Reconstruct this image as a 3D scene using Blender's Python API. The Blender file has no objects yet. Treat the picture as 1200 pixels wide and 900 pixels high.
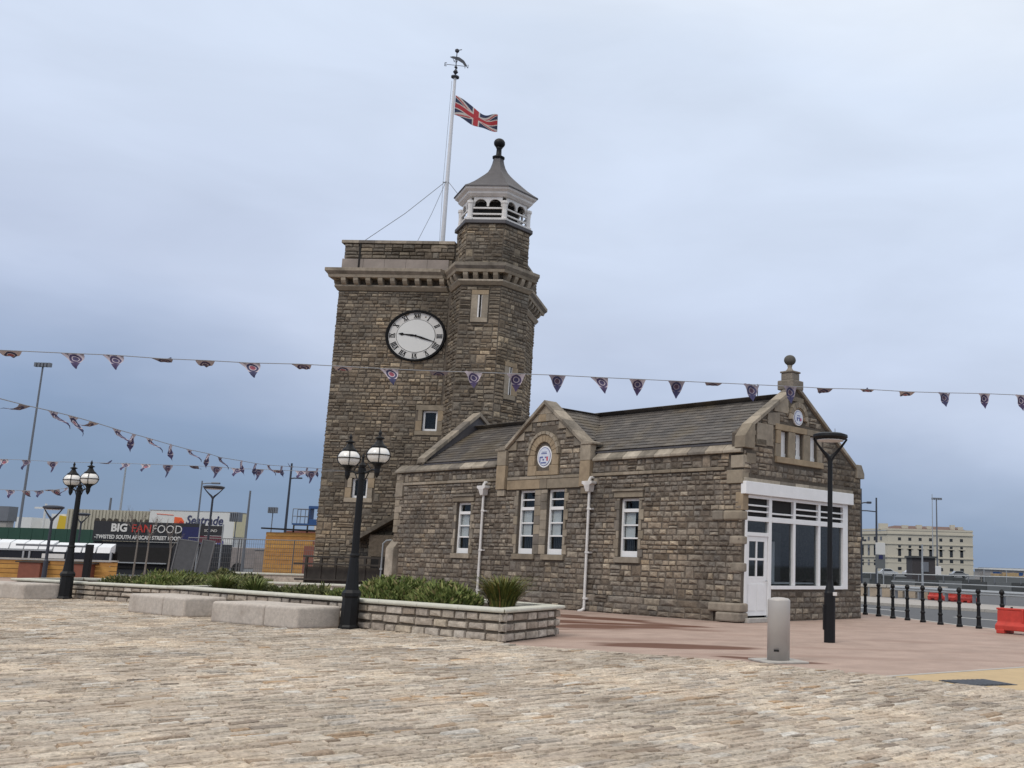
import bpy, bmesh, math, random
import numpy as np
from mathutils import Matrix, Vector
PI = math.pi
rnd = random.Random(7)
S = bpy.context.scene
COL = S.collection
R = math.radians

# ------------------------------------------------------------------ camera
cam_d = bpy.data.cameras.new('camera')
cam = bpy.data.objects.new('camera', cam_d)
COL.objects.link(cam)
S.camera = cam
cam_d.sensor_width = 36.0
cam_d.sensor_fit = 'HORIZONTAL'
cam_d.lens = 36.0 * 1213.0 / 1200.0
cam_d.shift_x = -(811.0 - 600.0) / 1200.0
cam_d.shift_y = (429.0 - 450.0) / 1200.0
cam_d.clip_start = 0.1
cam_d.clip_end = 20000
CAM = Vector((0, 0, 1.5))
cam.matrix_world = Matrix.Translation(CAM) @ Matrix.Rotation(R(90 + 10.77), 4, 'X') @ Matrix.Rotation(R(1.65), 4, 'Z')
S.render.resolution_x = 1024
S.render.resolution_y = 768
S.render.engine = 'CYCLES'
S.view_settings.view_transform = 'Standard'
S.view_settings.look = 'None'
S.view_settings.exposure = 0.06
S.view_settings.gamma = 1.0
S.view_settings.use_curve_mapping = False

# ------------------------------------------------------------------ sky and sun (overcast)
SUN_EL, SUN_AZ = R(48), R(215)
world = bpy.data.worlds.new('World')
S.world = world
world.use_nodes = True
nt = world.node_tree
nt.nodes.clear()
N = nt.nodes.new
Lk = nt.links.new
out = N('ShaderNodeOutputWorld')
bg = N('ShaderNodeBackground')
sky = N('ShaderNodeTexSky')
sky.sky_type = 'NISHITA'
sky.sun_disc = False
sky.sun_elevation = SUN_EL
sky.sun_rotation = SUN_AZ
skym = N('ShaderNodeVectorMath'); skym.operation = 'SCALE'; skym.inputs['Scale'].default_value = 0.08
Lk(sky.outputs[0], skym.inputs[0])
tc = N('ShaderNodeTexCoord')
sep = N('ShaderNodeSeparateXYZ')
Lk(tc.outputs['Generated'], sep.inputs[0])
mp = N('ShaderNodeMapping'); mp.inputs['Scale'].default_value = (1.0, 1.0, 2.6)
Lk(tc.outputs['Generated'], mp.inputs[0])
n1 = N('ShaderNodeTexNoise'); n1.inputs['Scale'].default_value = 1.9; n1.inputs['Detail'].default_value = 5; n1.inputs['Roughness'].default_value = 0.5
Lk(mp.outputs[0], n1.inputs['Vector'])
m1 = N('ShaderNodeMath'); m1.operation = 'MULTIPLY_ADD'
Lk(n1.outputs[0], m1.inputs[0]); m1.inputs[1].default_value = 0.26; m1.inputs[2].default_value = -0.12
ma = N('ShaderNodeMath'); ma.operation = 'ADD'
Lk(sep.outputs['Z'], ma.inputs[0]); Lk(m1.outputs[0], ma.inputs[1])
# the cloud deck is thinner and brighter towards the right of the view (+X), darker towards the left
mx = N('ShaderNodeMath'); mx.operation = 'MULTIPLY_ADD'
Lk(sep.outputs['X'], mx.inputs[0]); mx.inputs[1].default_value = 0.13; Lk(ma.outputs[0], mx.inputs[2])
cr = N('ShaderNodeValToRGB')
Lk(mx.outputs[0], cr.inputs[0])
SKYRAMP = [(0.0, (0.21, 0.30, 0.46)), (0.06, (0.26, 0.35, 0.525)), (0.12, (0.40, 0.48, 0.655)), (0.2, (0.575, 0.65, 0.82)), (0.3, (0.66, 0.745, 0.91)), (0.45, (0.73, 0.82, 0.97)), (0.65, (0.94, 0.98, 1.02)), (1.0, (1.46, 1.40, 1.32))]
el = cr.color_ramp.elements
while len(el) > 1:
    el.remove(el[-1])
el[0].position = 0.0
el[0].color = (*SKYRAMP[0][1], 1)
for p, c in SKYRAMP[1:]:
    e = el.new(p); e.color = (*c, 1)
mix = N('ShaderNodeMix'); mix.data_type = 'RGBA'; mix.inputs[0].default_value = 0.88
mp2 = N('ShaderNodeMapping'); mp2.inputs['Scale'].default_value = (1.0, 1.0, 3.2); mp2.inputs['Location'].default_value = (3.1, 1.7, .4)
Lk(tc.outputs['Generated'], mp2.inputs[0])
n2 = N('ShaderNodeTexNoise'); n2.inputs['Scale'].default_value = 4.2; n2.inputs['Detail'].default_value = 7; n2.inputs['Roughness'].default_value = 0.52; n2.inputs['Distortion'].default_value = .35
Lk(mp2.outputs[0], n2.inputs['Vector'])
r2 = N('ShaderNodeMapRange'); r2.inputs['From Min'].default_value = .3; r2.inputs['From Max'].default_value = .7; r2.inputs['To Min'].default_value = .945; r2.inputs['To Max'].default_value = 1.055
Lk(n2.outputs[0], r2.inputs[0])
cl2 = N('ShaderNodeVectorMath'); cl2.operation = 'SCALE'
Lk(cr.outputs[0], cl2.inputs[0]); Lk(r2.outputs[0], cl2.inputs['Scale'])
Lk(skym.outputs[0], mix.inputs[6]); Lk(cl2.outputs[0], mix.inputs[7])
Lk(mix.outputs[2], bg.inputs[0])
bg.inputs[1].default_value = 1.0
Lk(bg.outputs[0], out.inputs[0])

sun_d = bpy.data.lights.new('sun', 'SUN')
sun_d.energy = 1.3
sun_d.angle = R(25)
sun_d.color = (1.0, 0.93, 0.83)
sun = bpy.data.objects.new('sun', sun_d)
COL.objects.link(sun)
sd = Vector((math.sin(SUN_AZ) * math.cos(SUN_EL), math.cos(SUN_AZ) * math.cos(SUN_EL), math.sin(SUN_EL)))
sun.rotation_euler = sd.to_track_quat('Z', 'Y').to_euler()
sun.location = (0, -10, 40)

# ------------------------------------------------------------------ materials
def ramp_fill(node, stops):
    el = node.color_ramp.elements
    while len(el) > 1:
        el.remove(el[-1])
    el[0].position = stops[0][0]; el[0].color = (*stops[0][1], 1)
    for p, c in stops[1:]:
        e = el.new(p); e.color = (*c, 1)

def mat(name, col=(.5, .5, .5), rough=.7, metal=0.0, var=.15, scale=6.0, bump=.0, bscale=40.0, tones=None,
        stain=0.0, stain_scale=.5, stain_col=(.05, .045, .035), spec=.5, emit=None, coat=0.0, patch=0.0, pscale=.3):
    m = bpy.data.materials.new(name)
    m.use_nodes = True
    t = m.node_tree
    b = t.nodes['Principled BSDF']
    b.inputs['Roughness'].default_value = rough
    b.inputs['Metallic'].default_value = metal
    b.inputs['Specular IOR Level'].default_value = spec
    b.inputs['Coat Weight'].default_value = coat
    geo = t.nodes.new('ShaderNodeNewGeometry')
    if tones:
        at = t.nodes.new('ShaderNodeAttribute'); at.attribute_name = 'tone'
        oi = t.nodes.new('ShaderNodeObjectInfo')
        ad = t.nodes.new('ShaderNodeMath'); ad.operation = 'ADD'
        t.links.new(at.outputs['Fac'], ad.inputs[0]); t.links.new(oi.outputs['Random'], ad.inputs[1])
        fr = t.nodes.new('ShaderNodeMath'); fr.operation = 'FRACT'
        t.links.new(ad.outputs[0], fr.inputs[0])
        rp = t.nodes.new('ShaderNodeValToRGB'); ramp_fill(rp, tones)
        t.links.new(fr.outputs[0], rp.inputs[0])
        base = rp.outputs[0]
    else:
        rgb = t.nodes.new('ShaderNodeRGB'); rgb.outputs[0].default_value = (*col, 1)
        base = rgb.outputs[0]
    if var > 0:
        nz = t.nodes.new('ShaderNodeTexNoise'); nz.inputs['Scale'].default_value = scale; nz.inputs['Detail'].default_value = 6
        nz.inputs['Roughness'].default_value = .65
        t.links.new(geo.outputs['Position'], nz.inputs['Vector'])
        mr = t.nodes.new('ShaderNodeMapRange')
        mr.inputs['From Min'].default_value = .25; mr.inputs['From Max'].default_value = .75
        mr.inputs['To Min'].default_value = 1 - var; mr.inputs['To Max'].default_value = 1 + var
        t.links.new(nz.outputs[0], mr.inputs[0])
        mu = t.nodes.new('ShaderNodeVectorMath'); mu.operation = 'SCALE'
        t.links.new(base, mu.inputs[0]); t.links.new(mr.outputs[0], mu.inputs['Scale'])
        base = mu.outputs[0]
    if patch > 0:
        nz = t.nodes.new('ShaderNodeTexNoise'); nz.inputs['Scale'].default_value = pscale; nz.inputs['Detail'].default_value = 4; nz.inputs['Roughness'].default_value = .6
        t.links.new(geo.outputs['Position'], nz.inputs['Vector'])
        mr = t.nodes.new('ShaderNodeMapRange')
        mr.inputs['From Min'].default_value = .36; mr.inputs['From Max'].default_value = .64
        t.links.new(nz.outputs[0], mr.inputs[0])
        rp2 = t.nodes.new('ShaderNodeValToRGB'); ramp_fill(rp2, [(0, (1 - patch, 1 - patch, 1 - patch)), (.5, (1, 1, 1)), (1, (1 + patch * 1.05, 1 + patch * .85, 1 + patch * .55))])
        t.links.new(mr.outputs[0], rp2.inputs[0])
        mu = t.nodes.new('ShaderNodeVectorMath'); mu.operation = 'MULTIPLY'
        t.links.new(base, mu.inputs[0]); t.links.new(rp2.outputs[0], mu.inputs[1])
        base = mu.outputs[0]
    if stain > 0:
        nz = t.nodes.new('ShaderNodeTexNoise'); nz.inputs['Scale'].default_value = stain_scale; nz.inputs['Detail'].default_value = 5
        t.links.new(geo.outputs['Position'], nz.inputs['Vector'])
        mr = t.nodes.new('ShaderNodeMapRange')
        mr.inputs['From Min'].default_value = .5; mr.inputs['From Max'].default_value = .72
        mr.inputs['To Min'].default_value = 0; mr.inputs['To Max'].default_value = stain
        t.links.new(nz.outputs[0], mr.inputs[0])
        mx = t.nodes.new('ShaderNodeMix'); mx.data_type = 'RGBA'
        t.links.new(mr.outputs[0], mx.inputs[0]); t.links.new(base, mx.inputs[6]); mx.inputs[7].default_value = (*stain_col, 1)
        base = mx.outputs[2]
    t.links.new(base, b.inputs['Base Color'])
    if bump > 0:
        nz = t.nodes.new('ShaderNodeTexNoise'); nz.inputs['Scale'].default_value = bscale; nz.inputs['Detail'].default_value = 5
        t.links.new(geo.outputs['Position'], nz.inputs['Vector'])
        bp = t.nodes.new('ShaderNodeBump'); bp.inputs['Strength'].default_value = bump; bp.inputs['Distance'].default_value = .02
        t.links.new(nz.outputs[0], bp.inputs['Height'])
        t.links.new(bp.outputs[0], b.inputs['Normal'])
    if emit:
        b.inputs['Emission Color'].default_value = (*emit[0], 1)
        b.inputs['Emission Strength'].default_value = emit[1]
    return m

STONES = [(0, (.105, .086, .068)), (.12, (.165, .137, .11)), (.27, (.20, .168, .136)), (.4, (.16, .143, .125)), (.55, (.24, .203, .164)),
          (.68, (.185, .162, .138)), (.8, (.215, .195, .17)), (.9, (.285, .245, .195)), (.96, (.36, .31, .245)), (1, (.26, .21, .155))]
TSTONES = [(p, tuple(c_ * k for c_, k in zip(c, (.97, .95, .90)))) for p, c in STONES]
M = {}
M['stone'] = mat('rubble_stone', rough=.92, var=.42, scale=9, bump=.9, bscale=22, tones=STONES, patch=.32, pscale=.33, stain=.62, stain_scale=.55, stain_col=(.062, .052, .042), spec=.2)
M['tstone'] = mat('tower_rubble_stone', rough=.92, var=.42, scale=9, bump=.9, bscale=22, tones=TSTONES, patch=.36, pscale=.28, stain=.45, stain_scale=.4, stain_col=(.06, .052, .038), spec=.2)
M['mortar'] = mat('lime_mortar', (.13, .11, .09), .95, var=.3, scale=14, bump=.5, stain=.4, stain_col=(.04, .035, .03), spec=.1)
M['dressed'] = mat('dressed_limestone', rough=.85, var=.22, scale=5, bump=.35, bscale=60, tones=[(0, (.22, .185, .14)), (.4, (.295, .25, .19)), (.7, (.35, .30, .235)), (1, (.26, .225, .18))], stain=.5, stain_scale=1.2, stain_col=(.12, .10, .08), spec=.2)
M['coping'] = mat('weathered_coping', rough=.88, var=.3, scale=5, bump=.4, bscale=50, tones=[(0, (.17, .15, .13)), (.4, (.24, .21, .17)), (.75, (.31, .265, .21)), (.9, (.42, .37, .30)), (1, (.20, .17, .14))], stain=.6, stain_scale=1.5, stain_col=(.08, .07, .055), spec=.2)
M['ochre'] = mat('ochre_sandstone', (.32, .25, .17), .85, var=.25, scale=4, bump=.35, bscale=60, stain=.4, stain_scale=1.5, stain_col=(.17, .13, .09), spec=.2)
M['slate'] = mat('roof_slate', rough=.62, var=.25, scale=4, bump=.25, bscale=30, tones=[(0, (.06, .053, .049)), (.35, (.078, .069, .062)), (.6, (.098, .086, .077)), (.85, (.085, .073, .062)), (.97, (.13, .118, .105)), (1, (.11, .09, .07))], stain=.6, stain_scale=.6, stain_col=(.13, .095, .045), spec=.4)
M['lead'] = mat('lead_sheet', (.085, .08, .085), .6, var=.2, scale=2.5, bump=.1, metal=.2)
M['white'] = mat('white_paint', (.80, .80, .80), .4, var=.06, scale=5, spec=.4, stain=.15, stain_scale=2.5, stain_col=(.55, .54, .51))
M['offwhite'] = mat('aged_white_paint', (.68, .66, .64), .5, var=.14, scale=6, stain=.3, stain_scale=3, stain_col=(.3, .27, .22))
M['iron'] = mat('black_painted_iron', (.008, .0085, .010), .5, var=.2, scale=10, spec=.25)
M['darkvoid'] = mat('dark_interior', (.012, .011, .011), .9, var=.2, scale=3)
M['inwall'] = mat('interior_wall', (.10, .10, .10), .9, var=.2, scale=1)
M['blind'] = mat('pale_blind', (.75, .76, .78), .8, var=.06, scale=4)
M['globe'] = mat('opal_globe', (.80, .78, .74), .12, var=.0, spec=.6)
M['galv'] = mat('galvanised_steel', (.34, .36, .38), .5, metal=.3, var=.1, scale=3)
M['grey_pole'] = mat('grey_pole_paint', (.14, .15, .17), .5, var=.1, scale=3)
M['dark_pole'] = mat('dark_pole_paint', (.03, .035, .05), .5, var=.1, scale=3)

def glass_mat(name, tint, mixf, rough=.03):
    m = bpy.data.materials.new(name)
    m.use_nodes = True
    t = m.node_tree
    t.nodes.clear()
    o = t.nodes.new('ShaderNodeOutputMaterial')
    tr = t.nodes.new('ShaderNodeBsdfTransparent'); tr.inputs[0].default_value = (*tint, 1)
    gl = t.nodes.new('ShaderNodeBsdfGlossy'); gl.inputs['Roughness'].default_value = rough; gl.inputs['Color'].default_value = (.55, .57, .58, 1)
    fr = t.nodes.new('ShaderNodeFresnel')
    gg = t.nodes.new('ShaderNodeNewGeometry'); mi_ = t.nodes.new('ShaderNodeMapRange'); mi_.inputs['To Min'].default_value = 1.5; mi_.inputs['To Max'].default_value = 1 / 1.5
    t.links.new(gg.outputs['Backfacing'], mi_.inputs[0]); t.links.new(mi_.outputs[0], fr.inputs[0])
    ad = t.nodes.new('ShaderNodeMath'); ad.operation = 'ADD'; ad.inputs[1].default_value = mixf
    t.links.new(fr.outputs[0], ad.inputs[0])
    mx = t.nodes.new('ShaderNodeMixShader')
    t.links.new(ad.outputs[0], mx.inputs[0]); t.links.new(tr.outputs[0], mx.inputs[1]); t.links.new(gl.outputs[0], mx.inputs[2])
    t.links.new(mx.outputs[0], o.inputs[0])
    return m
M['glass'] = glass_mat('window_glass', (.86, .88, .88), .0)

# ------------------------------------------------------------------ mesh helpers
class MB:
    def __init__(s):
        s.v = []; s.f = []; s.mi = []; s.t = []
    def face(s, pts, mi=0, t=0.0):
        b = len(s.v)
        s.v += [tuple(p) for p in pts]
        s.f.append(tuple(range(b, b + len(pts)))); s.mi.append(mi); s.t.append(t)
    def solid(s, vs, fs, mi=0, t=0.0):
        b = len(s.v)
        s.v += [tuple(p) for p in vs]
        for f in fs:
            s.f.append(tuple(b + i for i in f)); s.mi.append(mi); s.t.append(t)
        return s
    def box(s, x0, x1, y0, y1, z0, z1, mi=0, t=0.0, T=None):
        vs = [Vector((x, y, z)) for z in (z0, z1) for y in (y0, y1) for x in (x0, x1)]
        if T is not None: vs = [T @ v for v in vs]
        return s.solid(vs, [(0, 2, 3, 1), (4, 5, 7, 6), (0, 1, 5, 4), (2, 6, 7, 3), (0, 4, 6, 2), (1, 3, 7, 5)], mi, t)
    def prism(s, poly, d, mi=0, t=0.0, T=None):
        """poly: list of 3D points (planar, any orientation), extruded by vector d"""
        n = len(poly); d = Vector(d)
        vs = [Vector(p) for p in poly] + [Vector(p) + d for p in poly]
        if T is not None: vs = [T @ v for v in vs]
        fs = [tuple(range(n))[::-1], tuple(range(n, 2 * n))] + [(i, (i + 1) % n, n + (i + 1) % n, n + i) for i in range(n)]
        return s.solid(vs, fs, mi, t)
    def tube(s, pts, rad, n=8, mi=0, t=0.0, cap=True):
        pts = [Vector(p) for p in pts]
        if not isinstance(rad, (list, tuple)): rad = [rad] * len(pts)
        rings = []
        prev = None
        for i, p in enumerate(pts):
            if i == 0: d = pts[1] - pts[0]
            elif i == len(pts) - 1: d = pts[-1] - pts[-2]
            else: d = (pts[i + 1] - pts[i - 1])
            d.normalize()
            a = Vector((0, 0, 1)) if abs(d.z) < .95 else Vector((1, 0, 0))
            if prev is not None: a = prev
            u = d.cross(a); u = u.normalized() if u.length > 1e-6 else d.orthogonal().normalized()
            w = u.cross(d).normalized(); prev = w
            rings.append([p + (u * math.cos(2 * PI * k / n) + w * math.sin(2 * PI * k / n)) * rad[i] for k in range(n)])
        vs = [v for r in rings for v in r]
        fs = []
        for i in range(len(rings) - 1):
            for k in range(n):
                fs.append((i * n + k, i * n + (k + 1) % n, (i + 1) * n + (k + 1) % n, (i + 1) * n + k))
        if cap:
            fs.append(tuple(range(n))[::-1]); fs.append(tuple((len(rings) - 1) * n + k for k in range(n)))
        return s.solid(vs, fs, mi, t)
    def lathe(s, prof, c=(0, 0, 0), n=16, mi=0, t=0.0, a0=0.0, sx=1.0, sy=1.0):
        vs = []
        for r, z in prof:
            for k in range(n):
                a = a0 + 2 * PI * k / n
                vs.append((c[0] + r * math.cos(a) * sx, c[1] + r * math.sin(a) * sy, c[2] + z))
        fs = []
        for i in range(len(prof) - 1):
            for k in range(n):
                fs.append((i * n + k, i * n + (k + 1) % n, (i + 1) * n + (k + 1) % n, (i + 1) * n + k))
        fs.append(tuple(range(n))[::-1]); fs.append(tuple((len(prof) - 1) * n + k for k in range(n)))
        return s.solid(vs, fs, mi, t)
    def mesh(s, name, mats, smooth=False, fix=True):
        me = bpy.data.meshes.new(name)
        me.from_pydata(s.v, [], s.f)
        for m_ in (mats if isinstance(mats, (list, tuple)) else [mats]):
            me.materials.append(m_)
        me.polygons.foreach_set('material_index', s.mi)
        if any(s.t):
            a = me.attributes.new('tone', 'FLOAT', 'FACE'); a.data.foreach_set('value', s.t)
        if fix and len(s.f) < 60000:
            bm = bmesh.new(); bm.from_mesh(me)
            if smooth: bmesh.ops.remove_doubles(bm, verts=bm.verts, dist=1e-5)
            bmesh.ops.recalc_face_normals(bm, faces=bm.faces)
            bm.to_mesh(me); bm.free()
        if smooth:
            me.shade_smooth()
        me.update()
        return me
    def build(s, name, mats, parent=None, T=None, smooth=False, bevel=0.0, stuff=False, fix=True, autosm=None):
        me = s.mesh(name, mats, smooth, fix)
        return put(name, me, parent, T, bevel, stuff)

OWN = {}
def put(name, me, parent=None, T=None, bevel=0.0, stuff=False):
    o = bpy.data.objects.new(name, me)
    COL.objects.link(o)
    if parent is not None: o.parent = parent
    # T is always given in the space of the top-level thing, also for sub-parts
    LT = T if T is not None else Matrix.Identity(4)
    OWN[o.name] = LT
    if parent is not None and parent.type == 'MESH': LT = OWN[parent.name].inverted() @ LT
    if T is not None or (parent is not None and parent.type == 'MESH'): o.matrix_local = LT
    if bevel > 0:
        b = o.modifiers.new('bevel', 'BEVEL'); b.width = bevel; b.segments = 2; b.limit_method = 'ANGLE'; b.angle_limit = R(40)
    if stuff: o['kind'] = 'stuff'
    return o

def tag(o, label=None, cat=None, group=None, kind=None):
    if label: o['label'] = label
    if cat: o['category'] = cat
    if group: o['group'] = group
    if kind: o['kind'] = kind
    return o

def thing(name, label, cat, loc=(0, 0, 0), rz=0.0, group=None):
    o = bpy.data.objects.new(name, None)
    COL.objects.link(o)
    o.empty_display_size = .3
    o.matrix_world = Matrix.Translation(Vector(loc)) @ Matrix.Rotation(rz, 4, 'Z')
    return tag(o, label, cat, group)

def copy_tree(o, parent=None):
    c = o.copy(); COL.objects.link(c)
    if parent is not None: c.parent = parent
    for ch in list(o.children): copy_tree(ch, c)
    return c

def box_obj(name, m, parent, x0, x1, y0, y1, z0, z1, T=None, bevel=0.0):
    return MB().box(x0, x1, y0, y1, z0, z1).build(name, m, parent, T, bevel=bevel)

def frame(origin, deg):
    return Matrix.Translation(Vector(origin)) @ Matrix.Rotation(R(deg), 4, 'Z')

def text_mesh(body, size, m, name, parent, T, extr=.01, align='LEFT', sx=1.0, bold=0.0, shear=0.0):
    cu = bpy.data.curves.new('text', 'FONT'); cu.body = body; cu.size = size; cu.extrude = extr; cu.align_x = align
    cu.resolution_u = 3; cu.offset = bold; cu.shear = shear
    to = bpy.data.objects.new('text', cu); COL.objects.link(to)
    dg = bpy.context.evaluated_depsgraph_get()
    me = bpy.data.meshes.new_from_object(to.evaluated_get(dg))
    bpy.data.objects.remove(to); bpy.data.curves.remove(cu)
    me.materials.clear(); me.materials.append(m)
    return put(name, me, parent, T @ Matrix.Rotation(PI / 2, 4, 'X') @ Matrix.Diagonal((sx, 1, 1, 1)))

# ------------------------------------------------------------------ rubble walling
def course_stones(s0, s1, z0, z1, holes=(), clip=None, hr=(.11, .19), wr=(.15, .38), seed=1):
    """random rubble brought to rough courses: stones as (s, z, w, h); holes = (sa, sb, za, zb); clip(zmid) -> (smin, smax)"""
    r = random.Random(seed)
    out_ = []
    def intervals(z, h):
        iv = [(s0, s1)]
        if clip:
            a, b = clip(z + h * .5)
            iv = [(max(s0, a), min(s1, b))] if min(s1, b) > max(s0, a) else []
        for (ha, hb, hz0, hz1) in holes:
            if hz0 < z + h * .6 and hz1 > z + h * .4:
                nv = []
                for a, b in iv:
                    if hb <= a or ha >= b: nv.append((a, b)); continue
                    if ha > a: nv.append((a, ha))
                    if hb < b: nv.append((hb, b))
                iv = nv
        return [(round(a, 4), round(b, 4)) for a, b in iv]
    def row(a, b, z, h):
        x = a
        while x < b - .02:
            w = r.uniform(*wr) * (.75 + h * 1.7)
            if r.random() < .12: w *= 1.5
            if b - (x + w) < wr[0] * .8: w = b - x
            j = r.uniform(-.012, .012) if h > .1 else 0
            if h > .17 and r.random() < .18 and w > .22:
                k = r.uniform(.4, .6)
                out_.append((x + w / 2, z + h * k / 2, w, h * k)); out_.append((x + w / 2, z + h * k + h * (1 - k) / 2, w, h * (1 - k)))
            else:
                out_.append((x + w / 2, z + h / 2 + j * .5, w, h + j))
            x += w
    z = z0
    while z < z1 - .04:
        h1, h2 = r.uniform(*hr), r.uniform(*hr)
        if z + h1 + h2 > z1 - .02:
            h1 = (z1 - z) * (.5 if z1 - z > .2 else 1); h2 = z1 - z - h1
        i1 = intervals(z, h1); i2 = intervals(z + h1, h2) if h2 > .03 else None
        if i2 is not None and i1 == i2 and not clip:
            for a, b in i1:
                x = a
                while x < b - .02:
                    if r.random() < .22 and b - x > .7:
                        w = r.uniform(.22, .42)
                        out_.append((x + w / 2, z + (h1 + h2) / 2, w, h1 + h2)); x += w; continue
                    w = min(r.uniform(.45, 1.3), b - x)
                    if b - x - w < .3: w = b - x
                    k = r.uniform(-.025, .025)
                    row(x, x + w, z, h1 + k); row(x, x + w, z + h1 + k, h2 - k); x += w
        else:
            for a, b in i1:
                if b - a > .05: row(a, b, z, h1)
            for a, b in (i2 or []):
                if b - a > .05: row(a, b, z + h1, h2)
        z += h1 + h2
    return out_

def stone_block(mb, r, cx, cz, w, h, p, j, F=None, tone=0.0):
    c = min(w, h) * r.uniform(.10, .2)
    def J(): return r.uniform(-j, j)
    hw, hh = w / 2, h / 2
    b = [(cx - hw, .012, cz - hh), (cx + hw, .012, cz - hh), (cx + hw, .012, cz + hh), (cx - hw, .012, cz + hh)]
    q = [(cx - hw + c + J(), -p * r.uniform(.5, 1), cz - hh + c + J()), (cx + hw - c + J(), -p * r.uniform(.5, 1), cz - hh + c + J()),
         (cx + hw - c + J(), -p * r.uniform(.5, 1), cz + hh - c + J()), (cx - hw + c + J(), -p * r.uniform(.5, 1), cz + hh - c + J())]
    m_ = [(cx + J() * 2, -p * r.uniform(1.0, 1.35), cz + J() * 2)]
    vs = [Vector(v) for v in b + q + m_]
    if F is not None: vs = [F @ v for v in vs]
    mb.solid(vs, [(0, 1, 5, 4), (1, 2, 6, 5), (2, 3, 7, 6), (3, 0, 4, 7), (4, 5, 8), (5, 6, 8), (6, 7, 8), (7, 4, 8)], 0, tone)

TEMPL = {}
def stone_templates(m):
    if m.name not in TEMPL:
        r = random.Random(3); L = []
        for i in range(14):
            mb = MB(); stone_block(mb, r, 0, 0, 1, 1, 1, .04); mb.v = [(x, y if y < 0 else .3, z) for x, y, z in mb.v]
            L.append(mb.mesh('stone_shape', m))
        TEMPL[m.name] = L
    return TEMPL[m.name]

def lay_stones(sets, parent, PM, m, n_single=300, proud=(.015, .05), gap=.013, seed=5, name='stone', sname='stonework'):
    """sets: list of (frame matrix in parent space, stones). the nearest n_single become objects, the rest one stuff mesh"""
    r = random.Random(seed)
    allst = []
    for F, st in sets:
        for (s, z, w, h) in st:
            P = PM @ F @ Vector((s, 0, z))
            allst.append(((P - CAM).length / math.sqrt(max(w * h, .001)), F, s, z, w, h))
    allst.sort(key=lambda q: q[0])
    T = stone_templates(m)
    for q in allst[:n_single]:
        _, F, s, z, w, h = q
        put(name, r.choice(T), parent, F @ Matrix.Translation((s, 0, z)) @ Matrix.Rotation(r.uniform(-.02, .02), 4, 'Y') @ Matrix.Diagonal((w - gap, r.uniform(*proud), h - gap, 1)))
    mb = MB()
    for q in allst[n_single:]:
        _, F, s, z, w, h = q
        stone_block(mb, r, s, z, w - gap, h - gap, r.uniform(*proud), min(w, h) * .05, F, r.random() * .999 + .0005)
    if mb.f: mb.build(sname, m, parent, stuff=True)

def wall_core(s0, s1, z0, z1, holes, thick, F, mb, y=0.0):
    xs = sorted({s0, s1} | {min(max(v, s0), s1) for h in holes for v in h[:2]})
    zs = sorted({z0, z1} | {min(max(v, z0), z1) for h in holes for v in h[2:]})
    for i in range(len(xs) - 1):
        for k in range(len(zs) - 1):
            cx, cz = (xs[i] + xs[i + 1]) / 2, (zs[k] + zs[k + 1]) / 2
            if any(h[0] < cx < h[1] and h[2] < cz < h[3] for h in holes): continue
            mb.box(xs[i], xs[i + 1], y, y + thick, zs[k], zs[k + 1], T=F)

def slabrow(name, parent, F, m, s0, s1, z0, z1, o0, o1, n, bevel=.008, gap=.006, seed=1):
    """row of n dressed blocks along s, projecting from -o1 to +o0 (o measured outward)"""
    r = random.Random(seed)
    cuts = [s0 + (s1 - s0) * (i + (r.uniform(-.15, .15) if 0 < i < n else 0)) / n for i in range(n + 1)]
    for i in range(n):
        box_obj(name, m, parent, cuts[i] + gap / 2, cuts[i + 1] - gap / 2, -o1, -o0, z0, z1, F, bevel)

# ================================================================== GROUND
M['asphalt'] = mat('road_asphalt', (.085, .088, .095), .9, var=.2, scale=2, bump=.2, bscale=60, stain=.4, stain_scale=.15, stain_col=(.12, .12, .125))
M['farland'] = mat('far_ground', (.09, .095, .10), .95, var=.2, scale=.05)
M['pavegrey'] = mat('concrete_pavement', (.33, .31, .29), .9, var=.12, scale=2, bump=.1)
M['kerb'] = mat('granite_kerb', (.40, .38, .35), .8, var=.2, scale=8, bump=.2)

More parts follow.
